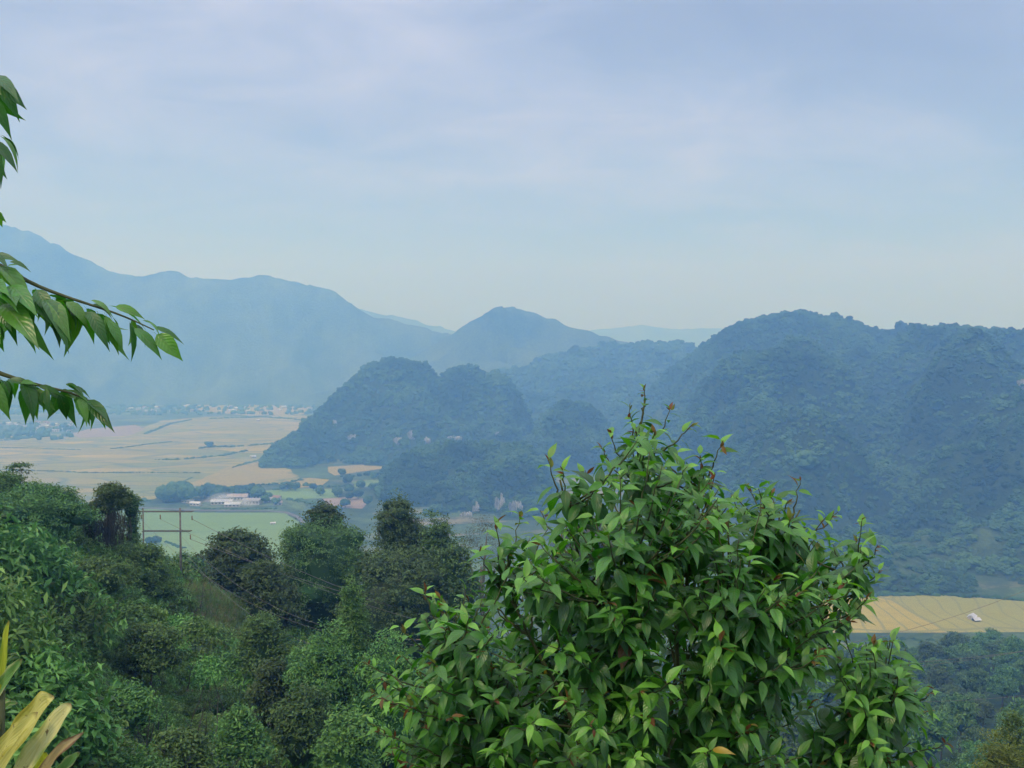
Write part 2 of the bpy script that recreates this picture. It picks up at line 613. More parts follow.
def canopy_material():
    m, t, out = new_mat('far_canopy')
    v = mapped(t)
    a = noise(t, v, 1.6, 5, 0.7)
    b = noise(t, v, 5.0, 4, 0.7)
    oi = t.nodes.new('ShaderNodeObjectInfo')
    f = math_node(t, 'ADD', math_node(t, 'MULTIPLY', a, 0.5), math_node(t, 'MULTIPLY', b, 0.5))
    c = mixc(t, ramp(t, f, [(0.36, 0.0), (0.64, 1.0)]), (0.016, 0.050, 0.018), (0.072, 0.165, 0.048))
    c = mixc(t, ramp(t, oi.outputs['Random'], [(0.0, 0.0), (0.5, 0.1), (1.0, 0.5)]), c, (0.080, 0.140, 0.045))
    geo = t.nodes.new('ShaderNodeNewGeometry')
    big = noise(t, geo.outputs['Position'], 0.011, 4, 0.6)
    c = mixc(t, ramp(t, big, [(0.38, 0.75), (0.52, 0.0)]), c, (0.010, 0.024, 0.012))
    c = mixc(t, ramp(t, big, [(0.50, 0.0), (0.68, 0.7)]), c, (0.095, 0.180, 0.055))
    principled(t, out, c, 0.85, 0.1, bump(t, f, 1.0, 0.5))
    return m


M['canopy'] = canopy_material()


def hill_material(name, lo, hi, sc=0.012):
    m, t, out = new_mat(name)
    v = mapped(t)
    a = noise(t, v, sc, 7, 0.68)
    b = noise(t, v, 0.11, 4, 0.7)
    vo = t.nodes.new('ShaderNodeTexVoronoi')
    vo.inputs['Scale'].default_value = 0.075
    t.links.new(v, vo.inputs['Vector'])
    f = math_node(t, 'ADD', math_node(t, 'MULTIPLY', a, 0.6), math_node(t, 'MULTIPLY', b, 0.4))
    c = mixc(t, ramp(t, f, [(0.38, 0.0), (0.62, 1.0)]), lo, hi)
    hgt = math_node(t, 'SUBTRACT', math_node(t, 'MULTIPLY', b, 0.6), math_node(t, 'MULTIPLY', vo.outputs['Distance'], 0.06))
    at_ = t.nodes.new('ShaderNodeAttribute')
    at_.attribute_name = 'clear'
    c = mixc(t, math_node(t, 'MULTIPLY', at_.outputs['Fac'], ramp(t, b, [(0.35, 0.1), (0.6, 0.9)])), c, (0.085, 0.135, 0.05))
    principled(t, out, c, 0.95, 0.05, bump(t, hgt, 1.0, 9.0))
    return m


M['hill'] = hill_material('hill_forest', (0.014, 0.032, 0.012), (0.050, 0.085, 0.030))
M['mount'] = hill_material('mountain_forest', (0.006, 0.018, 0.012), (0.130, 0.190, 0.075), 0.004)  # wide dark-to-light noise paints the fold shading that diffuse light leaves out


def slope_material():
    m, t, out = new_mat('slope_soil')
    v = mapped(t)
    a = noise(t, v, 0.3, 6, 0.65)
    c = ramp(t, a, [(0.3, (0.014, 0.030, 0.010)), (0.5, (0.028, 0.055, 0.018)), (0.7, (0.05, 0.075, 0.028))])
    principled(t, out, c, 0.95, 0.1, bump(t, a, 0.6, 0.5))
    return m


M['slope'] = slope_material()


def valley_material():
    m, t, out = new_mat('valley_ground')
    v = mapped(t)
    vo = t.nodes.new('ShaderNodeTexVoronoi')
    vo.inputs['Scale'].default_value = 0.016
    vo.inputs['Randomness'].default_value = 1.0
    nz = noise(t, v, 0.006, 3, 0.6)
    t.links.new(mapped(t, (0.55, 1.4, 1), (0, 0, 0.2)), vo.inputs['Vector'])
    s = t.nodes.new('ShaderNodeSeparateColor')
    t.links.new(vo.outputs['Color'], s.inputs[0])
    c = ramp(t, s.outputs[0], [(0.0, (0.055, 0.10, 0.035)), (0.35, (0.09, 0.15, 0.05)), (0.6, (0.13, 0.20, 0.065)), (0.8, (0.20, 0.22, 0.09)), (1.0, (0.28, 0.24, 0.13))])
    c = mixc(t, ramp(t, nz, [(0.40, 0.0), (0.6, 1.0)]), c, (0.055, 0.09, 0.035))
    b = noise(t, v, 0.05, 4, 0.7)
    c = mixc(t, ramp(t, b, [(0.45, 0.0), (0.6, 0.75)]), c, (0.035, 0.06, 0.022))
    principled(t, out, c, 0.95, 0.1, bump(t, b, 0.5, 2.0))
    return m


M['valley'] = valley_material()


def field_material(name, cols, scale, stretch, rot, bund, bund_w=0.035, terr=0.0, fine=0.02):
    m, t, out = new_mat(name)
    base = mapped(t)
    w = t.nodes.new('ShaderNodeTexNoise')
    w.inputs['Scale'].default_value = 0.006
    w.inputs['Detail'].default_value = 2
    t.links.new(base, w.inputs['Vector'])
    sub = t.nodes.new('ShaderNodeVectorMath')
    sub.operation = 'MULTIPLY_ADD'
    t.links.new(w.outputs['Color'], sub.inputs[0])
    sub.inputs[1].default_value = (90, 90, 0)
    t.links.new(base, sub.inputs[2])
    mp = t.nodes.new('ShaderNodeMapping')
    mp.inputs['Scale'].default_value = stretch
    mp.inputs['Rotation'].default_value = (0, 0, rot)
    t.links.new(sub.outputs[0], mp.inputs[0])
    vo = t.nodes.new('ShaderNodeTexVoronoi')
    vo.inputs['Scale'].default_value = scale
    t.links.new(mp.outputs[0], vo.inputs['Vector'])
    s = t.nodes.new('ShaderNodeSeparateColor')
    t.links.new(vo.outputs['Color'], s.inputs[0])
    n = len(cols)
    c = ramp(t, s.outputs[0], [(i / (n - 1), cc) for i, cc in enumerate(cols)])
    ve = t.nodes.new('ShaderNodeTexVoronoi')
    ve.feature = 'DISTANCE_TO_EDGE'
    ve.inputs['Scale'].default_value = scale
    t.links.new(mp.outputs[0], ve.inputs['Vector'])
    big = noise(t, base, 0.004, 3, 0.6)
    c = mixc(t, ramp(t, big, [(0.45, 0.0), (0.62, 0.55)]), c, cols[0])
    grain = noise(t, mapped(t, (1, 2.4, 1)), fine, 5, 0.65)
    c = mixc(t, ramp(t, grain, [(0.35, 0.35), (0.65, 0.0)]), c, tuple(x * 0.62 for x in cols[1]))
    edge = ramp(t, ve.outputs['Distance'], [(0.0, 1.0), (bund_w, 0.0)])
    if terr:
        wv = t.nodes.new('ShaderNodeTexWave')
        wv.inputs['Scale'].default_value = terr
        wv.inputs['Distortion'].default_value = 14
        wv.inputs['Detail'].default_value = 2
        wv.inputs['Detail Scale'].default_value = 0.35
        t.links.new(base, wv.inputs['Vector'])
        e2 = ramp(t, wv.outputs['Fac'], [(0.0, 0.75), (0.10, 0.0)])
        edge = math_node(t, 'MAXIMUM', edge, e2)
    c = mixc(t, edge, c, bund)
    principled(t, out, c, 0.95, 0.1)
    return m


TAN = [(0.26, 0.245, 0.065), (0.36, 0.31, 0.07), (0.18, 0.225, 0.065), (0.42, 0.345, 0.07), (0.14, 0.20, 0.06), (0.29, 0.26, 0.07)]
M['tan_field'] = field_material('ripe_rice', TAN, 0.013, (0.45, 1.5, 1), 0.10, (0.12, 0.16, 0.07), 0.075)
M['gold_field'] = field_material('golden_rice', [(0.29, 0.255, 0.07), (0.33, 0.28, 0.07), (0.25, 0.24, 0.07)], 0.010, (0.6, 1.3, 1), 0.2, (0.25, 0.24, 0.10), 0.03)
M['green_field'] = field_material('green_rice', [(0.16, 0.27, 0.07), (0.19, 0.30, 0.075), (0.14, 0.24, 0.07), (0.23, 0.32, 0.08)], 0.006, (0.4, 1.0, 1), -0.3, (0.12, 0.2, 0.07), 0.02, fine=0.01)
M['terrace_field'] = field_material('terraced_rice', [(0.36, 0.32, 0.06), (0.40, 0.335, 0.06), (0.29, 0.29, 0.07), (0.22, 0.27, 0.075)], 0.012, (0.7, 0.7, 1), 0.3, (0.20, 0.21, 0.075), 0.03, terr=0.020, fine=0.05)
M['earth'] = simple_mat('bare_earth', (0.21, 0.165, 0.12), (0.29, 0.235, 0.17), 0.03, 0.95)
M['asphalt'] = simple_mat('road', (0.10, 0.10, 0.095), (0.17, 0.16, 0.15), 0.2, 0.9)


def rock_material():
    m, t, out = new_mat('limestone')
    v = mapped(t, (1, 1, 0.28))
    a = noise(t, v, 0.16, 6, 0.7)
    c = ramp(t, a, [(0.32, (0.08, 0.09, 0.085)), (0.48, (0.22, 0.24, 0.24)), (0.62, (0.38, 0.40, 0.39))])
    principled(t, out, c, 0.9, 0.2, bump(t, a, 1.0, 2.5))
    return m


M['rock'] = rock_material()
M['white_wall'] = simple_mat('white_wall', (0.36, 0.36, 0.34), (0.60, 0.59, 0.57), 0.4)
M['pale_roof'] = simple_mat('pale_metal_roof', (0.36, 0.40, 0.46), (0.66, 0.69, 0.73), 0.15, 0.5, 0.5)
M['pink_roof'] = simple_mat('faded_pink_roof', (0.30, 0.27, 0.28), (0.42, 0.37, 0.37), 0.2, 0.7)
M['red_roof'] = simple_mat('red_roof', (0.22, 0.13, 0.11), (0.28, 0.18, 0.15), 0.3, 0.7)
M['grey_roof'] = simple_mat('grey_roof', (0.22, 0.23, 0.25), (0.36, 0.37, 0.40), 0.3, 0.7)
M['dark_open'] = simple_mat('dark_opening', (0.03, 0.03, 0.035), (0.06, 0.06, 0.06), 1.0)
M['concrete'] = simple_mat('pole_concrete', (0.12, 0.125, 0.13), (0.24, 0.24, 0.24), 3.0, 0.9, 0.2, 0.3)
M['steel'] = simple_mat('galvanised_steel', (0.11, 0.125, 0.14), (0.17, 0.19, 0.20), 4.0, 0.6, 0.4)
M['wire'] = simple_mat('wire_metal', (0.14, 0.14, 0.15), (0.22, 0.22, 0.23), 3.0, 0.6, 0.4)
M['ceramic'] = simple_mat('insulator_ceramic', (0.10, 0.05, 0.035), (0.16, 0.08, 0.05), 5.0, 0.3, 0.6)

# ------------------------------------------------------------------ terrain meshes
az_in = np.arange(-36.0, 36.001, 0.16)
az_out = np.concatenate([np.arange(36.5, 60, 0.7), np.arange(61, 180, 3.0)])
azs = np.radians(np.concatenate([-az_out[::-1], az_in, az_out]))
rr = [0.0, 0.6]
while rr[-1] < 11500:
    r_ = rr[-1]
    k_ = 0.03 if r_ < 60 else (0.016 if r_ < 700 else 0.0095 if r_ < 2600 else 0.011)
    rr.append(r_ + max(0.5, r_ * k_))
rr = np.array(rr)
AZ, RR = np.meshgrid(azs, rr)
TX, TY = (RR * np.sin(AZ)).ravel(), (RR * np.cos(AZ)).ravel()
TZv, HID = terrain(TX, TY)
HID = np.where(RR.ravel() < 5, 1, HID)
na, nr = len(azs), len(rr)
ii, jj = np.meshgrid(np.arange(nr - 1), np.arange(na), indexing='ij')
jn = (jj + 1) % na
Fq = np.stack([ii * na + jj, ii * na + jn, (ii + 1) * na + jn, (ii + 1) * na + jj], -1).reshape(-1, 4)[:, ::-1]
fid = HID[Fq].max(axis=1)
CLEAR = [(925, 520, 960, 34), (900, 560, 890, 38), (965, 575, 860, 30), (660, 425, 1950, 60), (985, 530, 940, 22)]


def clear_mask(x, y):
    c_ = 0.0
    for (px, py, Y, r) in CLEAR:
        c = at(px, py, Y)
        c_ = np.maximum(c_, np.exp(-(((x - c.x) ** 2 + (y - c.y) ** 2) / r ** 2) ** 2))
    return np.clip(c_ * (0.4 + 1.2 * fbm2(x / 12, y / 12, 3, 5)), 0, 1)


clr = clear_mask(TX, TY)
HINFO = {
    0: ('valley_floor', 'green and tan flat valley floor spreading between the wooded hills', 'ground', 'valley'),
    1: ('hillside', 'dark soil of the steep overgrown slope dropping away below the viewpoint', 'ground', 'slope'),
    2: ('mountain', 'long hazy blue forested mountain range sloping down behind the village', 'mountain', 'mount'),
    3: ('mountain', 'faint blue ridge showing just behind the shoulder of the long range', 'mountain', 'mount'),
    4: ('mountain', 'pointed hazy blue peak rising alone in the middle distance', 'mountain', 'mount'),
    5: ('mountain', 'palest most distant ridge almost lost in haze behind the gap', 'mountain', 'mount'),
    6: ('hill', 'long even wooded ridge between the pointed peak and the big massif', 'hill', 'hill'),
    7: ('hill', 'big rounded forested massif above the terraced golden field', 'hill', 'hill'),
    8: ('hill', 'wooded karst hill ending at the edge of the wide tan fields', 'hill', 'hill'),
    9: ('hill', 'low dark wooded karst hill with a limestone foot above the dome trees', 'hill', 'hill'),
    10: ('hill', 'small steep karst knob standing alone behind the leafy tree top', 'hill', 'hill')}
for k, (nm, lab, cat, mt) in HINFO.items():
    sel = Fq[fid == k]
    if not len(sel):
        continue
    used, inv = np.unique(sel, return_inverse=True)
    V = np.stack([TX[used], TY[used], TZv[used]], 1)
    me = mesh_from(nm, V, inv.reshape(-1, 4), None, [M[mt]], True, {'clear': ('FLOAT', clr[used])})
    o = link(nm, me)
    tag(o, lab, cat, kind='structure')

# haze: closed box round the camera and everything
def haze_box():
    V, F = box(0, 5400, 0, 30000, 12500, 1)
    V[:, 2] = np.where(V[:, 2] < 0, VALLEY - 12, 1130.0)
    me = mesh_from('haze', V, F, None, [], False)
    m = bpy.data.materials.new('haze_air')
    m.use_nodes = True
    t = m.node_tree
    for n in list(t.nodes):
        t.nodes.remove(n)
    out = t.nodes.new('ShaderNodeOutputMaterial')
    p = t.nodes.new('ShaderNodeVolumePrincipled')
    p.inputs['Color'].default_value = HAZE_COLOR + (1,)
    p.inputs['Density'].default_value = HAZE_DENSITY
    p.inputs['Absorption Color'].default_value = (1, 1, 1, 1)
    p.inputs['Anisotropy'].default_value = 0.1
    t.links.new(p.outputs[0], out.inputs['Volume'])
    me.materials.append(m)
    o = link('haze', me)
    tag(o, 'thin blue haze filling the whole valley air', 'haze', kind='stuff')
    return o


haze_box()


# ------------------------------------------------------------------ flat sheets on the valley floor
def sheet(name, poly, mat, label, cat='field', dz=0.3, sub=6, wob=1.2, kind='structure'):
    """closed outline in photo pixels projected on the valley floor at its own place"""
    P = [gnd(px, py) for px, py in poly]
    pts = []
    for i in range(len(P)):
        a, b = P[i], P[(i + 1) % len(P)]
        for k in range(sub):
            q = a.lerp(b, k / sub)
            w = wob * (b - a).length * 0.012
            pts.append((q.x + random.uniform(-w, w), q.y + random.uniform(-w, w), 0))
    import bmesh
    bm = bmesh.new()
    vs = [bm.verts.new(p) for p in pts]
    f = bm.faces.new(vs)
    bmesh.ops.triangulate(bm, faces=[f])
    for v_ in bm.verts:
        v_.co.z = VALLEY + dz
    bmesh.ops.recalc_face_normals(bm, faces=bm.faces[:])
    me = bpy.data.meshes.new(name)
    bm.to_mesh(me)
    bm.free()
    me.materials.append(mat)
    o = link(name, me)
    tag(o, label, cat, kind=kind)
    return o


sheet('field', [(-260, 437), (0, 437), (45, 434), (82, 434), (135, 431), (160, 421), (205, 417), (250, 418), (300, 413), (320, 425), (300, 450), (285, 466), (300, 478),
                (285, 484), (240, 485), (205, 490), (165, 493), (155, 499), (60, 512), (-200, 520)], M['tan_field'], 'wide patchwork of tan harvested rice fields across the valley', dz=0.3)
sheet('field', [(195, 405), (240, 404), (310, 407), (306, 414), (250, 416), (200, 411)], M['gold_field'], 'narrow pale yellow field strip far off beside the village', dz=0.45)
sheet('field', [(228, 467), (258, 464), (280, 470), (297, 477), (262, 483), (215, 486), (185, 486), (205, 478)], M['gold_field'], 'golden field tongue at the toe of the karst hill', dz=0.6)
sheet('field', [(328, 467), (360, 465), (402, 463), (398, 467), (360, 472), (335, 476), (328, 472)], M['gold_field'], 'thin golden field strip under the wooded karst hill', dz=0.6)
sheet('field', [(283, 481), (310, 478), (330, 480), (322, 486), (290, 489)], M['gold_field'], 'small golden plot beside the grey green thicket', dz=0.6)
sheet('field', [(352, 482), (382, 479), (380, 486), (356, 488)], M['green_field'], 'small pale green plot before the low dark karst hill', dz=0.6)
sheet('field', [(262, 491), (305, 489), (345, 490), (338, 498), (285, 500)], M['green_field'], 'green vegetable plot behind the factory sheds', dz=0.6)
sheet('field', [(322, 499), (352, 497), (370, 500), (362, 509), (330, 508)], M['earth'], 'small pinkish bare earth patch beyond the dome trees', dz=0.6)
sheet('field', [(60, 520), (110, 512), (150, 509), (200, 513), (285, 513), (298, 522), (300, 545), (294, 575), (240, 600), (120, 600), (40, 560)], M['green_field'], 'smooth green rice field in front of the factory sheds', dz=0.5)
sheet('field', [(136, 425), (145, 430), (128, 436), (80, 438), (70, 434), (90, 429)], M['earth'], 'reddish bare earth lot at the near edge of the village', dz=0.75)
sheet('field', [(820, 601), (850, 597), (885, 595.5), (930, 595), (980, 598), (1024, 602), (1250, 606), (1300, 660), (1080, 650), (1024, 646), (985, 644), (950, 641), (915, 640), (880, 637), (820, 640)],
      M['terrace_field'], 'golden terraced rice field at the foot of the big massif', dz=0.5)
sheet('field', [(780, 646), (850, 642), (905, 643), (945, 645), (950, 660), (860, 668), (780, 668)], M['terrace_field'], 'narrow strip of golden field beyond the dark hedge', dz=0.5)
sheet('road', [(130, 507.2), (160, 508.5), (200, 510.6), (270, 511.0), (288, 512.4), (300, 517), (306, 524), (303, 525), (296, 518), (284, 513.4), (268, 512), (200, 511.7), (160, 509.6), (130, 508.2)],
      M['asphalt'], 'narrow grey road passing in front of the factory sheds', cat='road', dz=0.9, wob=0)


# ------------------------------------------------------------------ scatter (geometry nodes, only for uncountable stuff)
def scatter(name, protos, P, scl, idx, label, cat):
    n = len(P)
    me = bpy.data.meshes.new(name + '_points')
    me.vertices.add(n)
    me.vertices.foreach_set('co', np.asarray(P, np.float32).ravel())
    for an, typ, d in (('scl', 'FLOAT_VECTOR', scl), ('rotv', 'FLOAT_VECTOR', np.stack([rng.normal(0, .10, n), rng.normal(0, .10, n), rng.uniform(0, 6.283, n)], 1)), ('idx', 'INT', idx)):
        a = me.attributes.new(an, typ, 'POINT')
        if typ == 'INT':
            a.data.foreach_set('value', np.asarray(d, np.int32))
        else:
            a.data.foreach_set('vector', np.asarray(d, np.float32).ravel())
    me.update()
    o = link(name, me)
    ng = bpy.data.node_groups.new(name + '_nodes', 'GeometryNodeTree')
    ng.interface.new_socket('Geometry', in_out='INPUT', socket_type='NodeSocketGeometry')
    ng.interface.new_socket('Geometry', in_out='OUTPUT', socket_type='NodeSocketGeometry')
    gi, go = ng.nodes.new('NodeGroupInput'), ng.nodes.new('NodeGroupOutput')

    def attr(an, dt):
        q = ng.nodes.new('GeometryNodeInputNamedAttribute')
        q.data_type = dt
        q.inputs['Name'].default_value = an
        return q.outputs[0]
    sc_, ro_, ix_ = attr('scl', 'FLOAT_VECTOR'), attr('rotv', 'FLOAT_VECTOR'), attr('idx', 'INT')
    jn_ = ng.nodes.new('GeometryNodeJoinGeometry')
    for k, pr in enumerate(protos):
        cmp_ = ng.nodes.new('FunctionNodeCompare')
        cmp_.data_type = 'INT'
        cmp_.operation = 'EQUAL'
        ng.links.new(ix_, cmp_.inputs[2])
        cmp_.inputs[3].default_value = k
        oi = ng.nodes.new('GeometryNodeObjectInfo')
        oi.inputs['Object'].default_value = pr
        oi.inputs['As Instance'].default_value = True
        iop = ng.nodes.new('GeometryNodeInstanceOnPoints')
        ng.links.new(gi.outputs[0], iop.inputs['Points'])
        ng.links.new(cmp_.outputs[0], iop.inputs['Selection'])
        ng.links.new(oi.outputs['Geometry'], iop.inputs['Instance'])
        ng.links.new(ro_, iop.inputs['Rotation'])
        ng.links.new(sc_, iop.inputs['Scale'])
        ng.links.new(iop.outputs[0], jn_.inputs[0])
    ng.links.new(jn_.outputs[0], go.inputs[0])
    md = o.modifiers.new('scatter', 'NODES')
    md.node_group = ng
    tag(o, label, cat, kind='stuff')
    return o


def proto(name, me):
    return bpy.data.objects.new(name, me)      # never linked: only a source for the scattered stuff


# ------------------------------------------------------------------ far crowns
def lumpy(base, seed, amp=0.35, freq=1.7, squash=0.8, flat_bottom=True):
    V, F = base
    n = vnoise3(V * freq + seed * 7.3, seed) - 0.5
    n2 = vnoise3(V * freq * 2.7 + seed * 3.1, seed + 5) - 0.5
    n3 = vnoise3(V * freq * 6.5 + seed * 1.1, seed + 9) - 0.5
    W = V * (1 + amp * 2 * n + amp * n2 + amp * 0.55 * n3)[:, None]
    W[:, 2] *= squash
    return W, F


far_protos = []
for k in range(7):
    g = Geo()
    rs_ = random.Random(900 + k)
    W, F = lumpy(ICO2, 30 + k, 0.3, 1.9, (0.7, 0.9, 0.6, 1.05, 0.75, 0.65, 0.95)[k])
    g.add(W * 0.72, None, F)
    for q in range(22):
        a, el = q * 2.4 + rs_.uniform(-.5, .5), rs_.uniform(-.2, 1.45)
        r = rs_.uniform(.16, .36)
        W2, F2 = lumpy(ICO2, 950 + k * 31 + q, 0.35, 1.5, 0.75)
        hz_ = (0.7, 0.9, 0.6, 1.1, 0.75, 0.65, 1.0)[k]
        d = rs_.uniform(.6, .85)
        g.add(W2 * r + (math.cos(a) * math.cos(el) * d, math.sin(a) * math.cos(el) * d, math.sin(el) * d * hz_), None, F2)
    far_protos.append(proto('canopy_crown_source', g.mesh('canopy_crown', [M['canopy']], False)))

FORESTS = {6: ('dark even forest covering the long wooded ridge', 2200, 3300, 7.5, 170.0),
           7: ('dense hazy forest covering the big rounded massif', 790, 2500, 3.9, 31.0),
           8: ('blue green forest covering the karst hill beside the tan fields', 1650, 2400, 4.2, 40.0),
           9: ('dense dark forest covering the low karst hill', 1150, 1700, 3.4, 24.0),
           10: ('dense forest wrapping the small karst knob', 1600, 2100, 3.9, 33.0)}
for k, (lab, y0, y1, rad, per) in FORESTS.items():
    s = HILLS[k - 2]['sil']
    u0, u1 = max(s[0][0], 120) - 5, min(s[-1][0], 1200) + 5
    x_lo, x_hi = min((u0 - CXP) / FPX * y1, (u0 - CXP) / FPX * y0), max((u1 - CXP) / FPX * y1, (u1 - CXP) / FPX * y0)
    n = int((x_hi - x_lo) * (y1 - y0) / per)
    X, Y_ = rng.uniform(x_lo, x_hi, n), rng.uniform(y0, y1, n)
    Z, hid_ = terrain(X, Y_)
    uu = CXP + FPX * X / Y_
    ok = (hid_ == k) & (uu > u0 - 60) & (uu < 1150)
    cm = clear_mask(X, Y_)
    ok &= rng.uniform(0, 1, n) > cm * 0.75
    # keep the side one can look at
    zf, _ = terrain(X, Y_ - 25)
    zb, _ = terrain(X, Y_ + 25)
    ok &= (zb - zf) > -18
    X, Y_, Z = X[ok], Y_[ok], Z[ok]
    m_ = len(X)
    sz = rad * np.where(Y_ < 1300, 0.86, 1.0) * rng.lognormal(0, 0.36, m_) * (0.8 + 0.5 * fbm2(X / 45, Y_ / 45, 2, 44))
    scl = np.stack([sz * rng.uniform(.85, 1.15, m_), sz * rng.uniform(.85, 1.15, m_), sz * rng.uniform(.8, 1.25, m_)], 1)
    P = np.stack([X, Y_, Z + sz * 0.35], 1)
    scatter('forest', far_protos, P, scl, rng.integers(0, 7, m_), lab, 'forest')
    print('forest', k, m_)

# ------------------------------------------------------------------ limestone cliffs
def surf_at(px, py, y0, y1, step=4.0):
    """first point where the view line through a photo point meets the terrain"""
    d = dirpx(px, py)
    Ys = np.arange(y0, y1, step)
    X, Z = d.x / d.y * Ys, d.z / d.y * Ys
    H, _ = terrain(X, Ys)
    hit = np.nonzero(H > Z)[0]
    if not len(hit):
        return None
    k = hit[0]
    return Vector((X[k], Ys[k], H[k]))


cl_specs = [(352, 440, 8, 14, 'small pale limestone scar on the flank of the karst hill'), (398, 442, 8, 10, 'pale twin limestone scar low on the karst hill'),
            (411, 438, 7, 13, 'taller pale limestone streak beside the twin scar'), (425, 442, 10, 8, 'broad pale limestone ledge low on the karst hill'),
            (455, 441, 14, 6, 'long low limestone band above the dark hill'), (474, 434, 4, 13, 'single thin pale rock streak above the dark hill'),
            (499, 436, 6, 8, 'pale rock notch near the end of the karst hill'), (466, 516, 12, 9, 'pale broken cliff at the foot of the low dark hill'),
            (476, 511, 7, 12, 'grooved white cliff at the foot of the low dark hill'), (500, 508, 9, 26, 'tallest white limestone cliff on the low dark hill'),
            (516, 512, 14, 16, 'wide streaked limestone cliff beside the leafy tree'), (1021, 388, 9, 14, 'white limestone face high on the massif'),
            (335, 426, 3, 9, 'thin faint rock streak on the karst hill slope')]
for i, (px, py, w, h, lab) in enumerate(cl_specs):
    y0 = 800 if px > 900 else (1150 if py > 500 else 1600)
    p = surf_at(px, py, y0, 2400, 6)
    if p is None:
        p = at(px, py, 1200)
    k = p.y / FPX
    g = Geo()
    ncol = max(2, int(w / 1.7))
    for q in range(ncol):
        fx = ((q + .5) / ncol - .5) * 2
        hh = h * 0.55 * (1 - 0.45 * fx * fx) * random.uniform(.6, 1.05)
        W, F = lumpy(ICO3, 60 + i * 13 + q, 0.30, 1.6, 1.0)
        W = np.sign(W) * np.abs(W) ** 0.8
        W = W * (w * k / ncol * random.uniform(.6, .95), 4.0, hh * k) + (fx * w * k * .5, random.uniform(-1.2, 1.2), random.uniform(-.10, .10) * h * k)
        g.add(W, None, F)
    o = link('cliff', g.mesh('cliff', [M['rock']], False), loc=(p.x, p.y - 2.2, p.z + 1))
    tag(o, lab, 'cliff', 'bare limestone faces on the karst hills')

# ------------------------------------------------------------------ leafy trees
def rhombi(g, C, Nn, L, Wd, c, m=0):
    """one bent rhombic leaf (or leaf spray) per centre"""
    n = len(C)
    a = rng.normal(size=(n, 3))
    a -= (a * Nn).sum(1, keepdims=True) * Nn
    a /= np.linalg.norm(a, axis=1, keepdims=True) + 1e-9
    a[:, 2] -= 0.25
    b = np.cross(Nn, a)
    b /= np.linalg.norm(b, axis=1, keepdims=True) + 1e-9
    L = np.broadcast_to(L, (n,))[:, None]
    Wd = np.broadcast_to(Wd, (n,))[:, None]
    V = np.stack([C - a * L * .5, C + b * Wd * .5 + Nn * L * 0.08, C + a * L * .5 - Nn * L * .06, C - b * Wd * .5 + Nn * L * 0.08], 1).reshape(-1, 3)
    F = np.arange(n * 4).reshape(n, 4)
    g.add(V, F, None, np.repeat(np.broadcast_to(c, (n,)), 4), m)


def lobes_points(lobes, n_cl, per, spread, shell=(0.72, 1.03), flat=0.5, seed=0, clear_inner=0.72):
    Lc = np.array([l[:3] for l in lobes], float)
    Lr = np.array([l[3:6] for l in lobes], float)
    wgt = (Lr[:, 0] * Lr[:, 2] + Lr[:, 1] * Lr[:, 2] + Lr[:, 0] * Lr[:, 1])
    k = rng.choice(len(lobes), n_cl, p=wgt / wgt.sum())
    d = rng.normal(size=(n_cl, 3))
    d /= np.linalg.norm(d, axis=1, keepdims=True)
    d[:, 2] = np.where(d[:, 2] < -0.35, -d[:, 2], d[:, 2])
    rad = rng.uniform(shell[0], shell[1], n_cl) * (0.78 + 0.50 * vnoise3(d * 2.4 + k[:, None] * 3.0, seed))
    C = Lc[k] + d * Lr[k] * rad[:, None]
    keep = np.ones(n_cl, bool)
    for j in range(len(lobes)):
        q = (((C - Lc[j]) / Lr[j]) ** 2).sum(1)
        keep &= ~((q < clear_inner ** 2) & (k != j))
    C, d = C[keep], d[keep]
    shade = rng.uniform(0, 1, len(C))
    sp = rng.normal(size=(len(C), per, 3)) * spread * (1, 1, flat)
    P = (C[:, None, :] + sp).reshape(-1, 3)
    D = np.repeat(d, per, 0)
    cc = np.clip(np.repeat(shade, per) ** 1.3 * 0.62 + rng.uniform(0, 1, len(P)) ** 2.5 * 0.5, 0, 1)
    return P, D, cc


def crown_mesh(name, lobes, mat, n_cl=420, per=14, spread=0.45, leaf=(0.42, 0.20), up=0.9, seed=0, core=0.74, flat=0.5, jitter=0.5):
    g = Geo()
    P, D, cc = lobes_points(lobes, n_cl, per, spread, seed=seed, flat=flat)
    Nn = D * 0.6 + np.array([0, 0, up]) + rng.normal(size=P.shape) * jitter
    Nn /= np.linalg.norm(Nn, axis=1, keepdims=True)
    sz = rng.uniform(0.65, 1.25, len(P))
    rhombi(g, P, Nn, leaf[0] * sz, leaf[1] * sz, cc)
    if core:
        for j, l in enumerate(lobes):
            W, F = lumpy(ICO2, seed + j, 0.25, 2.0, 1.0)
            g.add(W * np.array(l[3:6]) * core + np.array(l[:3]), None, F, 0.02)  # inner mass in darkest leaf tone: blocks see-through, paints shade into the gaps
    return g.mesh(name, [mat], False)


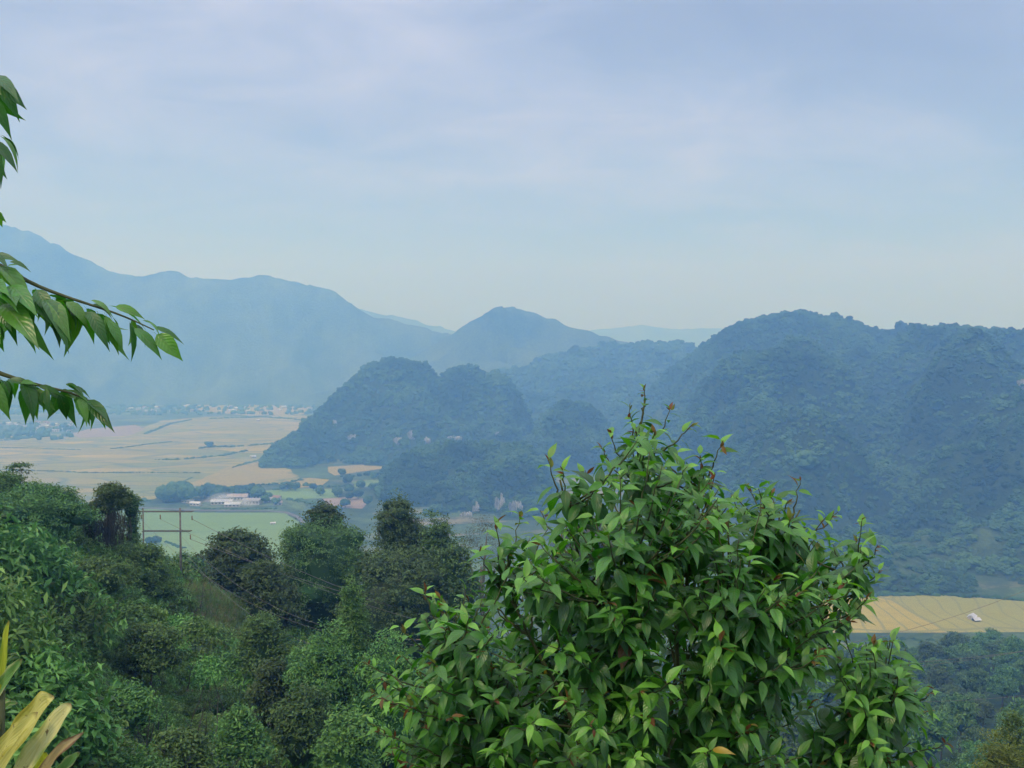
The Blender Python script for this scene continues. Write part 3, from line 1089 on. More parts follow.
def trunk_mesh(name, h, r, lobes, mat, lean=(0, 0), limbs=7, seed=0):
    g = Geo()
    rs = random.Random(seed)
    top = np.array([lean[0], lean[1], h * 0.72])
    pts = [np.array([0, 0, -1.0])] + [top * t + np.array([rs.uniform(-.12, .12), rs.uniform(-.12, .12), 0]) * h * 0.08 for t in (0.15, 0.35, 0.55, 0.8, 1.0)]
    rad = [r * 1.35, r * 1.05, r * .85, r * .7, r * .5, r * .3]
    V, F, F3 = tube(pts, rad, 8)
    g.add(V, F, F3, 0.5)
    for k in range(min(limbs, len(lobes) * 3)):
        l = lobes[k % len(lobes)]
        t = rs.uniform(0.35, 0.85)
        s = top * t
        e = np.array([l[0] + rs.uniform(-.4, .4) * l[3], l[1] + rs.uniform(-.4, .4) * l[4], l[2] + rs.uniform(-.1, .6) * l[5]])
        mid = (s + e) / 2 + np.array([0, 0, 0.08 * h])
        V, F, F3 = tube([s, (s + mid) / 2, mid, (mid + e) / 2, e], [r * .42, r * .36, r * .28, r * .18, r * .07], 6)
        g.add(V, F, F3, 0.5)
    return g.mesh(name, [mat], True)


def random_lobes(h, w, n, seed, base=0.35, shape='round'):
    """billowing crown: one to three main masses with smaller boughs swelling out of them"""
    rs = random.Random(seed)
    L = []
    zb = h * base
    if shape == 'column':
        for k in range(n):
            t = (k + .5) / n
            r = w * rs.uniform(.34, .48)
            L.append((rs.uniform(-.12, .12) * w, rs.uniform(-.12, .12) * w, zb + (h - zb) * t, r, r, (h - zb) / n * .8))
        return L
    if shape == 'cone':
        mains = [(0, 0, zb + (h - zb) * .30, w * .40, w * .40, (h - zb) * .32), (0, 0, zb + (h - zb) * .58, w * .27, w * .27, (h - zb) * .28),
                 (0, 0, zb + (h - zb) * .80, w * .14, w * .14, (h - zb) * .20)]
        nsub, sr = 6, (.30, .45)
    elif shape == 'dome':
        mains = [(0, 0, zb + (h - zb) * .42, w * .42, w * .42, (h - zb) * .52)]
        nsub, sr = 9 + n, (.24, .38)
    else:
        mains = [(0, 0, zb + (h - zb) * .45, w * .36, w * .36, (h - zb) * .42), (rs.uniform(-.12, .12) * w, 0, zb + (h - zb) * .70, w * .24, w * .24, (h - zb) * .26)]
        nsub, sr = 6 + n, (.30, .50)
    for (cx, cy2, cz, rx, ry, rz_) in mains:
        L.append((cx, cy2, cz, rx, ry, rz_))
        for k in range(nsub):
            a = k * 2.4 + rs.uniform(-.5, .5)
            el = rs.uniform(-.35, 1.15)
            r = rx * rs.uniform(*sr)
            L.append((cx + math.cos(a) * math.cos(el) * rx * .86, cy2 + math.sin(a) * math.cos(el) * ry * .86, cz + math.sin(el) * rz_ * .80, r, r, r * rs.uniform(.6, .85)))
    top_ = max(l[2] + l[5] for l in L)
    return [(l[0], l[1], l[2] * h / top_, l[3], l[4], l[5]) for l in L]


def tree(name, px, top_py, w_px, Y, mat, label, shape='round', nl=4, seed=1, group=None, base=0.3, n_cl=420, per=14, spread=0.45, leaf=(0.42, 0.2), bark='bark',
         flat=0.5, core=0.74, cat='tree', extra=None, up=0.9, hmin=2.0):
    top = at(px, top_py, Y)
    z0 = tz(top.x, top.y)
    h = max(top.z - z0, hmin)
    w = w_px / FPX * Y * (1.22 if shape in ('dome', 'round') else 1.1)
    root = empty(name, (top.x, top.y, z0))
    tag(root, label, cat, group)
    L = random_lobes(h * 1.04, w, nl, seed, base, shape)
    if extra:
        L += [(a * w, b * w, c * h, d * w, d * w, e * w) for a, b, c, d, e in extra]
    link('crown', crown_mesh('crown', L, mat, n_cl, per, spread, leaf, up, seed, core, flat), root)
    link('trunk', trunk_mesh('trunk', h, max(0.08, 0.018 * h), L, M[bark], (random.uniform(-.1, .1) * w, 0), 7, seed), root)
    return root


TR = M
# the group of big trees in the middle
tree('tree', 325, 519, 96, 118, TR['leaf_dark'], 'wide dome-shaped dark tree with drooping branches in the middle of the gully', 'dome', 4, 3, n_cl=1100, per=14, spread=0.4, leaf=(0.36, 0.14), base=0.2)
tree('tree', 326, 505, 56, 133, TR['leaf_dark'], 'layered dark crown rising just behind the dome-shaped tree', 'round', 4, 9, n_cl=420, per=16, spread=0.55, leaf=(0.5, 0.24), flat=0.3)
tree('tree', 295, 528, 40, 125, TR['leaf_mid'], 'leafy tree leaning out beside the dome-shaped tree', 'round', 3, 12, n_cl=380, per=14)
tree('tree', 402, 502, 66, 124, TR['leaf_dark'], 'tall dark rounded tree right of the dome-shaped tree', 'round', 4, 21, n_cl=700, per=15, base=0.25)
tree('tree', 436, 521, 56, 121, TR['leaf_dark'], 'dark tree with several small round tops beside the tall rounded tree', 'round', 4, 27, n_cl=560, per=15, base=0.2)
tree('tree', 398, 552, 110, 112, TR['leaf_dark'], 'broad dark tree mass below the tall rounded tree', 'dome', 4, 33, n_cl=1200, per=13, base=0.15)
tree('tree', 480, 517, 60, 150, TR['leaf_grey'], 'grey half-bare tree between the dark trees and the leafy tree', 'dome', 3, 38, n_cl=520, per=10, spread=0.5, leaf=(0.3, 0.10), core=0, bark='bark_pale')
tree('tree', 592, 512, 92, 165, TR['leaf_grey'], 'brownish round tree peeking out behind the leafy tree shoulder', 'dome', 4, 41, n_cl=620, per=12, leaf=(0.4, 0.18))
tree('tree', 462, 545, 50, 110, TR['leaf_dark'], 'dark lower tree at the edge of the leafy tree', 'round', 4, 43, n_cl=520, per=14, base=0.15)
tree('tree', 238, 533, 72, 112, TR['leaf_dark'], 'dark layered tree between the power pole and the dome-shaped tree', 'round', 5, 47, n_cl=560, per=16, spread=0.5, leaf=(0.48, 0.22), flat=0.32, base=0.2)
tree('tree', 272, 566, 60, 100, TR['leaf_dark'], 'shadowy low tree under the layered tree', 'round', 4, 49, n_cl=520, per=14, base=0.15)
tree('tree', 352, 587, 62, 70, TR['leaf_bright'], 'light green pointed tree standing in front of the dark trees', 'cone', 5, 52, n_cl=1250, per=14, spread=0.26, leaf=(0.26, 0.10), base=0.12)
tree('tree', 322, 632, 70, 66, TR['leaf_mid'], 'bushy green tree at the foot of the light pointed tree', 'dome', 4, 55, n_cl=900, per=14, spread=0.26, leaf=(0.26, 0.11), base=0.1)
tree('tree', 392, 640, 80, 66, TR['leaf_mid'], 'bushy green tree between the pointed tree and the leafy tree', 'dome', 4, 58, n_cl=900, per=14, spread=0.26, leaf=(0.26, 0.11), base=0.1)
tree('tree', 262, 618, 52, 75, TR['leaf_mid'], 'round green tree over a tangle of bare stems on the slope', 'round', 4, 61, n_cl=700, per=14, spread=0.26, leaf=(0.27, 0.11), base=0.3, bark='bark_pale')
# the shoulder of the slope
tree('tree', 30, 488, 105, 84, TR['leaf_dark'], 'dense dark tree on the slope crest below the flat-topped twig', 'dome', 4, 64, n_cl=1100, per=14, spread=0.35, leaf=(0.34, 0.13), base=0.1)
tree('tree', 5, 476, 50, 92, TR['leaf_mid'], 'fine-leaved tree at the frame edge on the slope crest', 'round', 4, 67, n_cl=500, per=14, spread=0.4, leaf=(0.34, 0.12), base=0.2)
tree('tree', 20, 468, 20, 96, TR['leaf_dark'], 'thin sapling with a flat tuft poking above the slope crest', 'column', 2, 69, n_cl=40, per=14, spread=0.35, leaf=(0.34, 0.13), base=0.85, flat=0.25, core=0)
tree('tree', 62, 514, 60, 150, TR['leaf_dark'], 'bluish dark tree standing behind the slope crest', 'round', 4, 71, n_cl=500, per=14, base=0.2)
tree('tree', 132, 501, 17, 92, TR['leaf_mid'], 'slim leafy sapling between the vine-covered tree and the pole', 'column', 3, 74, n_cl=220, per=14, spread=0.22, leaf=(0.28, 0.13), base=0.45)
tree('tree', 140, 545, 60, 88, TR['leaf_mid'], 'low bushy tree in front of the power pole', 'dome', 4, 76, n_cl=700, per=14, spread=0.3, leaf=(0.3, 0.12), base=0.1)
tree('tree', 190, 556, 40, 135, TR['leaf_dark'], 'dark small tree just behind the power pole', 'round', 3, 79, n_cl=350, per=14, base=0.2)


for (px_, ty_, wp_, Y_t, mk, shp, lab_) in [
    (100, 560, 58, 78, 'leaf_bright', 'round', 'light green bushy tree under the vine-covered tree'),
    (52, 590, 66, 70, 'leaf_mid', 'dome', 'green mounded tree on the slope above the strap-leaved plant'),
    (272, 664, 46, 66, 'leaf_dark', 'round', 'dark round shrub just below the grassy knoll'),
    (150, 625, 60, 66, 'leaf_mid', 'dome', 'leafy mounded shrub beside the grassy knoll'),
    (120, 690, 70, 54, 'leaf_bright', 'round', 'bright leafy shrub low on the slope near the strap-leaved plant'),
    (240, 712, 62, 55, 'leaf_mid', 'cone', 'pointed green shrub low on the slope below the knoll'),
    (300, 690, 60, 60, 'leaf_dark', 'round', 'dark shrub over a patch of dead brown twigs'),
    (180, 735, 60, 48, 'leaf_mid', 'round', 'green shrub at the bottom edge of the slope'),
    (20, 640, 60, 60, 'leaf_bright', 'round', 'pale green shrub behind the upright strap leaf'),
    (350, 715, 60, 55, 'leaf_bright', 'dome', 'bright green shrub at the bottom edge beside the leafy tree')]:
    tree('shrub', px_, ty_, wp_, Y_t, M[mk], lab_, shp, 3, 600 + px_, n_cl=420, per=13, spread=0.26, leaf=(0.30, 0.13), base=0.25, cat='shrub', bark='bark_pale', hmin=3.5)


def vine_tree():
    top = at(105, 484, 90)
    z0 = tz(top.x, top.y)
    h = top.z - z0
    root = empty('vine_covered_tree', (top.x, top.y, z0))
    tag(root, 'tall narrow tree wrapped in climbing vines with a grey curtain of dry stems', 'tree')
    k = 90 / FPX
    L = [(0.6, 0, h - 1.3, 1.5, 1.3, 1.25), (0.1, 0, h - 2.4, 1.2, 1.1, 1.0), (-1.4, 0, h - 3.0, 0.75, 0.8, 1.0), (-1.5, 0, h - 4.8, 0.8, 0.8, 1.5), (-1.5, 0, h - 7.2, 1.0, 0.9, 1.8), (1.6, 0, h - 2.1, 0.8, .8, .8)]
    link('crown', crown_mesh('crown', L, M['leaf_mid'], 620, 15, 0.24, (0.26, 0.13), 0.7, 5), root)
    link('trunk', trunk_mesh('trunk', h, 0.22, L, M['bark'], (0.3, 0), 6, 4), root)
    g = Geo()
    for i in range(190):
        x = rng.normal(0.7, 0.75)
        y = rng.normal(-0.2, 0.5)
        z1 = h - 2.0 - abs(x - .6) * 0.6 - rng.uniform(0, 1.0)
        z2 = z1 - rng.uniform(2.0, 5.5)
        n = 6
        pts = [(x + rng.normal(0, .06) + 0.15 * math.sin(q * 1.3), y + rng.normal(0, .05), z1 + (z2 - z1) * q / n) for q in range(n + 1)]
        V, F, F3 = tube(pts, 0.022, 4, False)
        g.add(V, F, None, rng.uniform(0, 1))
    link('hanging_vines', g.mesh('hanging_vines', [M['dry']], True), root)


vine_tree()

# wooded slope beyond the pole and beyond the leafy tree: countable trees, shared meshes
tree_protos = []
for k in range(6):
    rs_ = 100 + k * 5
    hgt, wid = (11, 9, 13, 10, 12, 8)[k], (9, 8, 9, 10, 7.5, 9)[k]
    L = random_lobes(hgt, wid, 4, rs_, 0.25, ('round', 'dome', 'round', 'dome', 'round', 'round')[k])
    tree_protos.append((crown_mesh('crown', L, M[('leaf_dark', 'leaf_dark', 'leaf_mid', 'leaf_dark', 'leaf_mid', 'leaf_dark')[k]], 330, 13, 0.55, (0.75, 0.36), 0.9, rs_, 0.78, 0.4),
                        trunk_mesh('trunk', hgt, 0.22, L, M['bark'], (0.4, 0), 6, rs_)))


def forest_trees(spots, label, group, name='tree'):
    first = {}
    for (x, y, k, s) in spots:
        z = tz(x, y)
        if k not in first:
            r0 = empty(name, (x, y, z), random.uniform(0, 6.28))
            r0.scale = (s, s, s)
            tag(r0, label, 'tree', group)
            c = link('crown', tree_protos[k][0], r0)
            t_ = link('trunk', tree_protos[k][1], r0)
            first[k] = (r0, c, t_)
        else:
            r0, c, t_ = first[k]
            r = r0.copy()
            r.location = (x, y, z)
            r.rotation_euler = (0, 0, random.uniform(0, 6.28))
            r.scale = (s, s, s * random.uniform(.85, 1.2))
            col.objects.link(r)
            for q in (c, t_):
                d = q.copy()
                d.parent = r
                col.objects.link(d)


def pick_spots(n, u0, u1, y0, y1, mind, smin=0.7, smax=1.2, far_boost=0.0):
    out = []
    tries = 0
    while len(out) < n and tries < 20000:
        tries += 1
        Y = math.sqrt(random.uniform(y0 ** 2, y1 ** 2))
        x = (random.uniform(u0, u1) - CXP) / FPX * Y
        if all((x - a) ** 2 + (Y - b) ** 2 > mind ** 2 for a, b, _, _ in out):
            out.append((x, Y, random.randrange(6), random.uniform(smin, smax) * (1 + far_boost * (Y > 400))))
    return out


forest_trees(pick_spots(150, 700, 1070, 215, 480, 9.0, 0.95, 1.45, 0.10), 'one of the bluish trees packed together below the terraced golden field', 'trees packed below the terraced field')
forest_trees(pick_spots(56, 60, 340, 215, 400, 9.5, 0.85, 1.4), 'one of the bluish trees on the wooded slope behind the power pole', 'trees on the slope behind the power pole')
forest_trees(pick_spots(14, 470, 640, 180, 330, 12.0, .9, 1.3), 'one of the dim trees hidden low behind the leafy tree', 'trees low behind the leafy tree')

# ------------------------------------------------------------------ undergrowth of the near slope
shrub_protos = []
for k in range(7):
    L = [(0, 0, 0.5, 1.3, 1.3, 0.9), (0.9, 0.3, 0.2, 0.9, 0.9, 0.7), (-0.8, 0.5, 0.3, 0.9, .9, .7), (0.1, -.9, .2, .9, .8, .7)] if k < 5 else [(0, 0, 0.6, 0.9, 0.9, 1.5), (0.5, 0.2, 0.2, .7, .7, 1.0)]
    mt = ('shrub_green', 'shrub_deep', 'shrub_green', 'leaf_bright', 'shrub_deep', 'shrub_green', 'shrub_deep')[k]
    me = crown_mesh('shrub', L, M[mt], 210, 12, 0.19, ((0.24, 0.10), (0.20, 0.09), (0.28, 0.13), (0.22, 0.08), (0.26, 0.12), (0.2, 0.08), (0.24, 0.1))[k], 0.8, 200 + k, 0.7, 0.55, 0.6)
    shrub_protos.append(proto('shrub_source', me))


def grass_mesh(seed, plume):
    g = Geo()
    rs = np.random.default_rng(seed)
    for i in range(90):
        a = rs.uniform(0, 6.28)
        b0 = np.array([rs.normal(0, .35), rs.normal(0, .35), 0])
        ln, bend = rs.uniform(.7, 1.5), rs.uniform(.2, .8)
        d = np.array([math.cos(a), math.sin(a), 0])
        sd = np.array([-d[1], d[0], 0]) * 0.022
        V = []
        for q in range(5):
            t = q / 4
            c = b0 + d * bend * t * t * ln * .7 + np.array([0, 0, ln * (t - 0.25 * bend * t * t)])
            V += [c - sd * (1 - t * .9), c + sd * (1 - t * .9)]
        g.add(V, [(q * 2, q * 2 + 1, q * 2 + 3, q * 2 + 2) for q in range(4)], None, rs.uniform(0, 0.9))
        if plume and i % 14 == 0:
            tip = (np.array(V[-1]) + np.array([0, 0, .1]))
            P = tip + rs.normal(size=(14, 3)) * (.06, .06, .16)
            Nn = rs.normal(size=(14, 3))
            Nn /= np.linalg.norm(Nn, axis=1, keepdims=True)
            rhombi(g, P, Nn, 0.12, 0.03, 0.97)
    return g.mesh('grass_tuft', [M['grass_blade']], False)


grass_protos = [proto('grass_source', grass_mesh(1, False)), proto('grass_source', grass_mesh(2, True)), proto('grass_source', grass_mesh(3, True))]

# shrubs
n = 5200
Yc = np.sqrt(rng.uniform(24.0 ** 2, 235.0 ** 2, n))
Uc = rng.uniform(-140, 1160, n)
Xc = (Uc - CXP) / FPX * Yc
near_bonus = rng.uniform(0, 1, n) < np.where(Uc < 520, 1.0, 0.55)
knoll = np.exp(-(((Uc - 212) / 36) ** 2 + ((Yc - 95) / 19) ** 2) ** 2)
ok = near_bonus & (rng.uniform(0, 1, n) > knoll * 1.15)
Xc, Yc, Uc = Xc[ok], Yc[ok], Uc[ok]
# extra on the near left slope
m2 = 2300
Y2 = rng.uniform(34, 108, m2)
U2 = rng.uniform(-120, 520, m2)
kn2 = np.exp(-(((U2 - 212) / 36) ** 2 + ((Y2 - 95) / 19) ** 2) ** 2)
ok2 = rng.uniform(0, 1, m2) > kn2 * 1.2
Xc = np.concatenate([Xc, ((U2 - CXP) / FPX * Y2)[ok2]])
Yc = np.concatenate([Yc, Y2[ok2]])
Zc, _ = terrain(Xc, Yc)
mound = vnoise2(Xc / 7.0, Yc / 7.0, 33)
s_ = (0.50 + 1.9 * mound ** 1.8) * rng.uniform(0.7, 1.3, len(Xc)) * np.where(Yc > 120, 1.35, 1.0)
scl = np.stack([s_, s_, s_ * rng.uniform(.8, 1.35, len(Xc))], 1)
kind_n = vnoise2(Xc / 11.0, Yc / 11.0, 77)
idx = np.clip((kind_n * 7 + rng.normal(0, 1.3, len(Xc))).astype(int), 0, 6)
lowY = np.where(Yc < 60, 0.85, 1.0)
scatter('undergrowth', shrub_protos, np.stack([Xc, Yc, Zc + s_ * 0.55], 1), scl * lowY[:, None], idx, 'dense tangled green undergrowth covering the near slope', 'undergrowth')

# grass knoll
ng_ = 2600
Yg = 96 + rng.normal(0, 9, ng_)
Ug = 214 + rng.normal(0, 22, ng_)
Xg = (Ug - CXP) / FPX * Yg
Zg, _ = terrain(Xg, Yg)
sg = rng.uniform(.9, 1.7, ng_)
scatter('grass', grass_protos, np.stack([Xg, Yg, Zg], 1), np.stack([sg] * 3, 1), np.where((np.abs(Ug - 215) < 16) & (np.abs(Yg - 89) < 6) & (rng.uniform(0, 1, ng_) < .15), 1, np.where(rng.uniform(0, 1, ng_) < .08, 2, 0)), 'tall yellow-green grass with pinkish plumes on the knoll below the pole', 'grass')

# bare stems on the slope
g = Geo()
for i in range(420):
    U, Y = random.uniform(-20, 460), random.uniform(40, 108)
    if random.random() < 0.45:
        U, Y = random.choice([(40, 55), (285, 72), (250, 62), (20, 62), (160, 52), (330, 60), (150, 88), (230, 60)])
        U += random.gauss(0, 22)
        Y += random.gauss(0, 4)
    x = (U - CXP) / FPX * Y
    z = tz(x, Y)
    h = random.uniform(1.5, 4.2)
    lx, ly = random.gauss(0, .35) * h, random.gauss(0, .25) * h
    pts = [(x + lx * t + random.gauss(0, .05), Y + ly * t, z + h * t) for t in (0, .25, .5, .75, 1)]
    V, F, F3 = tube(pts, [.045, .04, .032, .024, .012], 4, False)
    g.add(V, F, None, random.random())
    for b in range(3):
        t = random.uniform(.45, .95)
        s0 = np.array([x + lx * t, Y + ly * t, z + h * t])
        e0 = s0 + np.array([random.gauss(0, .5), random.gauss(0, .4), random.uniform(.2, .8)])
        V, F, F3 = tube([s0, (s0 + e0) / 2 + (0, 0, .06), e0], [.02, .016, .008], 4, False)
        g.add(V, F, None, random.random())
o = link('bare_stems', g.mesh('bare_stems', [M['dry']], True))
tag(o, 'thin grey bare stems and dead twigs poking out of the undergrowth', 'stems', kind='stuff')

# yellow-green bush in the lower right corner
tree('bush', 1008, 738, 74, 40, M['leaf_yellow'], 'yellow-green bush in the lower corner beside the packed trees', 'dome', 3, 301, n_cl=800, per=14, spread=0.16, leaf=(0.17, 0.06), base=0.1, cat='bush')
tree('bush', 1015, 712, 34, 42, M['leaf_bright'], 'green spray of leaves above the yellow-green corner bush', 'round', 3, 305, n_cl=420, per=12, spread=0.16, leaf=(0.18, 0.06), base=0.1, cat='bush', core=0.5)

# ------------------------------------------------------------------ valley hedges, groves, houses
def blob_row(g, a, b, n, r, seed):
    for i in range(n):
        t = (i + random.random()) / n
        q = a.lerp(b, t)
        W, F = lumpy(ICO2, seed + i, 0.35, 1.8, random.uniform(.6, 1.0))
        s = r * random.uniform(.5, 1.25)
        g.add(W * (s * random.uniform(.9, 1.9), s, s) + (q.x + random.uniform(-r, r), q.y + random.uniform(-r, r), VALLEY + s * 0.35), None, F, 0.5)


hedges = [([(0, 448), (35, 448.5), (80, 450)], 2.2, 'thin dark hedge line across the middle of the tan fields'),
          ([(112, 449), (130, 447), (150, 444), (172, 442)], 3.0, 'dark hedge slanting across the far tan fields'),
          ([(155, 460), (175, 460), (200, 458), (222, 456), (246, 451)], 4.4, 'thickest winding hedge across the tan fields'),
          ([(198, 449), (210, 447), (228, 447), (248, 446), (272, 444)], 4.6, 'bushy hedge with one tall tree nearest the karst hill'),
          ([(0, 470), (40, 471), (90, 473), (140, 473), (186, 473), (200, 473)], 2.4, 'long thin hedge line across the near tan fields'),
          ([(232, 468), (246, 464), (262, 460)], 3.0, 'short hedge leading up to the toe of the karst hill'),
          ([(186, 486), (182, 482), (192, 478)], 1.6, 'tiny hedge stub in front of the round grove'),
          ([(240, 487), (262, 485), (285, 484), (302, 480)], 4.0, 'hedge along the edge of the golden field tongue'),
          ([(302, 486), (330, 487), (352, 486)], 5.0, 'grey green thicket behind the small plots'),
          ([(340, 477), (360, 476), (385, 474)], 6.5, 'bushy thicket below the thin golden field strip'),
          ([(286, 500), (310, 503), (336, 509)], 5.5, 'scrubby thicket right of the factory sheds'),
          ([(272, 490), (290, 489)], 3.0, 'short scrub line behind the sheds'),
          ([(208, 419), (235, 418), (262, 417), (300, 420)], 5.0, 'dark tree line far across the fields before the village'),
          ([(146, 434), (170, 424), (190, 420)], 4.5, 'curved tree line at the village edge'),
          ([(0, 441), (20, 439), (40, 437)], 6.5, 'tree line below the first village houses'),
          ([(190, 508), (214, 509), (250, 509), (278, 509)], 2.2, 'low hedge between the road and the sheds'),
          ([(858, 642), (885, 641.5), (910, 642), (935, 643)], 3.4, 'dark hedge between the two golden fields'),
          ([(60, 505), (100, 503), (150, 501)], 4.2, 'bushes along the near end of the tan fields'),
          ([(166, 542), (175, 546), (184, 549)], 2.4, 'small bushes at the near corner of the green field'),
          ([(835, 599), (870, 596.5), (930, 595), (990, 598.5), (1060, 603)], 4.0, 'bushy forest edge along the top of the terraced field')]
for i, (pl, r, lab) in enumerate(hedges):
    g = Geo()
    r *= 0.72
    for a, b in zip(pl[:-1], pl[1:]):
        A, B = gnd(*a), gnd(*b)
        blob_row(g, A, B, max(3, int((B - A).length / (r * 1.5))), r, 400 + i * 17)
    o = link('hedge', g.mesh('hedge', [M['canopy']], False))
    tag(o, lab, 'hedge')

far_tree_me = []
for k in range(3):
    g = Geo()
    for j in range(5):
        W, F = lumpy(ICO3, 500 + k * 9 + j, 0.32, 1.8, 0.9)
        a = j * 1.3
        g.add(W * 0.36 + (math.cos(a) * .26, math.sin(a) * .26, 0.62 + 0.10 * (j % 3)), None, F, 0.5, 0)
    V, F, F3 = tube([(0, 0, -0.05), (0, 0, .3), (0.03, 0, .6)], [.05, .04, .03], 6)
    g.add(V, F, F3, 0.5, 1)
    far_tree_me.append(g.mesh('far_tree', [M['canopy'], M['bark']], False))


def far_tree(px, py, size, label, group=None):
    p = gnd(px, py)
    o = link('tree', random.choice(far_tree_me), loc=(p.x, p.y, VALLEY))
    o.scale = (size * random.uniform(.8, 1.2), size * random.uniform(.8, 1.2), size * random.uniform(.85, 1.15))
    o.rotation_euler = (0, 0, random.uniform(0, 6.28))
    tag(o, label, 'tree', group)
    return o


for i in range(16):
    far_tree(163 + random.uniform(0, 28), 500 + random.uniform(-3, 3), 21, 'one of the dark trees in the round grove above the white roofed hut', 'trees of the round grove')
for i in range(22):
    far_tree(196 + random.uniform(0, 62), 498 + random.uniform(-2, 2), 17, 'one of the dark trees in the row behind the factory sheds', 'trees in the row behind the sheds')
for i in range(14):
    far_tree(330 + random.uniform(0, 60), 476 + random.uniform(0, 34), 13, 'one of the scattered trees below the thin golden strip', 'scattered trees below the golden strip')
for i in range(12):
    far_tree(262 + random.uniform(0, 90), 490 + random.uniform(0, 30), 11, 'one of the scattered trees beside the factory sheds', 'scattered trees beside the sheds')
g = Geo()
for i in range(420):
    if i < 330:
        p = gnd(random.uniform(-20, 330), 406 + 9 * random.random() ** 1.3)
    else:
        p = gnd(random.uniform(-30, 75), random.uniform(424, 440))
    W, F = lumpy(ICO2, 700 + i, 0.3, 1.8, .85)
    g.add(W * random.uniform(5, 10) + (p.x, p.y, VALLEY + 4), None, F)
o = link('treeline', g.mesh('treeline', [M['canopy']], False))
tag(o, 'faint far off trees filling the village between its tiny houses', 'trees', kind='stuff')
far_tree(209, 448, 15, 'single taller tree on the bushy hedge')
for (px, py) in ((150, 546), (157, 545)):
    far_tree(px, py, 10, 'one of two pale trees at the near edge of the green field', 'pale trees at the green field')


def house_mesh(name, lx, ly, h, rh, wall, roof, openings=True):
    g = Geo()
    V, F = box(0, 0, h / 2, lx, ly, h)
    g.add(V, F, None, .5, 0)
    e = 0.5
    a, b = lx / 2 + e, ly / 2 + e
    z0 = h + 0.02
    V = [(-a, -b, z0 - .2), (a, -b, z0 - .2), (a, 0, z0 + rh), (-a, 0, z0 + rh), (-a, b, z0 - .2), (a, b, z0 - .2),
         (-a, -b, z0 + .05), (a, -b, z0 + .05), (a, 0, z0 + rh + .25), (-a, 0, z0 + rh + .25), (-a, b, z0 + .05), (a, b, z0 + .05)]
    g.add(V, [(6, 7, 8, 9), (9, 8, 11, 10), (0, 3, 2, 1), (3, 4, 5, 2), (0, 1, 7, 6), (5, 4, 10, 11), (0, 6, 9, 3), (3, 9, 10, 4), (1, 2, 8, 7), (2, 5, 11, 8)], None, .5, 1)
    g.add([(-lx / 2, -ly / 2, h), (-lx / 2, ly / 2, h), (-lx / 2, 0, h + rh), (lx / 2, -ly / 2, h), (lx / 2, ly / 2, h), (lx / 2, 0, h + rh)], None, [(0, 2, 1), (3, 4, 5)], .5, 0)
    if openings:
        nwin = max(2, int(lx / 4))
        for i in range(nwin):
            x = -lx / 2 + (i + .5) * lx / nwin
            for s in (-1, 1):
                V, F = box(x, s * (ly / 2 + .02), h * .55, lx / nwin * .4, .06, h * .4)
                g.add(V, F, None, .5, 2)
    return g.mesh(name, [wall, roof, M['dark_open']], False)


HM = [house_mesh('house', 12, 8, 4, 2, M['white_wall'], M['pale_roof']), house_mesh('house', 10, 8, 5.5, 2.2, M['white_wall'], M['red_roof']),
      house_mesh('house', 14, 8, 4, 2, M['white_wall'], M['grey_roof']), house_mesh('house', 9, 7, 3.5, 2, M['white_wall'], M['pink_roof'])]


def house(px, py, k, rz, s, label, group=None, z=None):
    p = gnd(px, py) if z is None else None
    o = link('house', HM[k], loc=(p.x, p.y, VALLEY))
    o.rotation_euler = (0, 0, rz)
    o.scale = (s, s, s)
    tag(o, label, 'house', group)
    return o


for i in range(20):
    k = random.choice([0, 0, 2, 3, 1])
    house(random.uniform(8, 74), random.uniform(423, 433), k, random.uniform(-.6, .6), random.uniform(.8, 1.4), 'one of the small pale houses at the edge of the tan fields', 'pale houses at the field edge')
for i in range(26):
    k = random.choice([0, 0, 2, 3, 1])
    px = random.choice([random.uniform(118, 160), random.uniform(210, 250), random.uniform(275, 312), random.uniform(165, 200)])
    house(px, random.uniform(406.5, 412), k, random.uniform(-.8, .8), random.uniform(.9, 1.5), 'one of the tiny far houses under the long mountain', 'tiny far village houses')
house(261, 414, 1, 0.1, 1.5, 'red roofed house standing alone at the far field edge')
house(258, 421, 0, 0.4, 0.9, 'small white house below the red roofed house')
house(253, 458, 0, 0.7, 0.9, 'small white hut at the toe of the karst hill')
house(273, 524.5, 0, 0.3, 0.55, 'tiny white field hut on the green rice field')


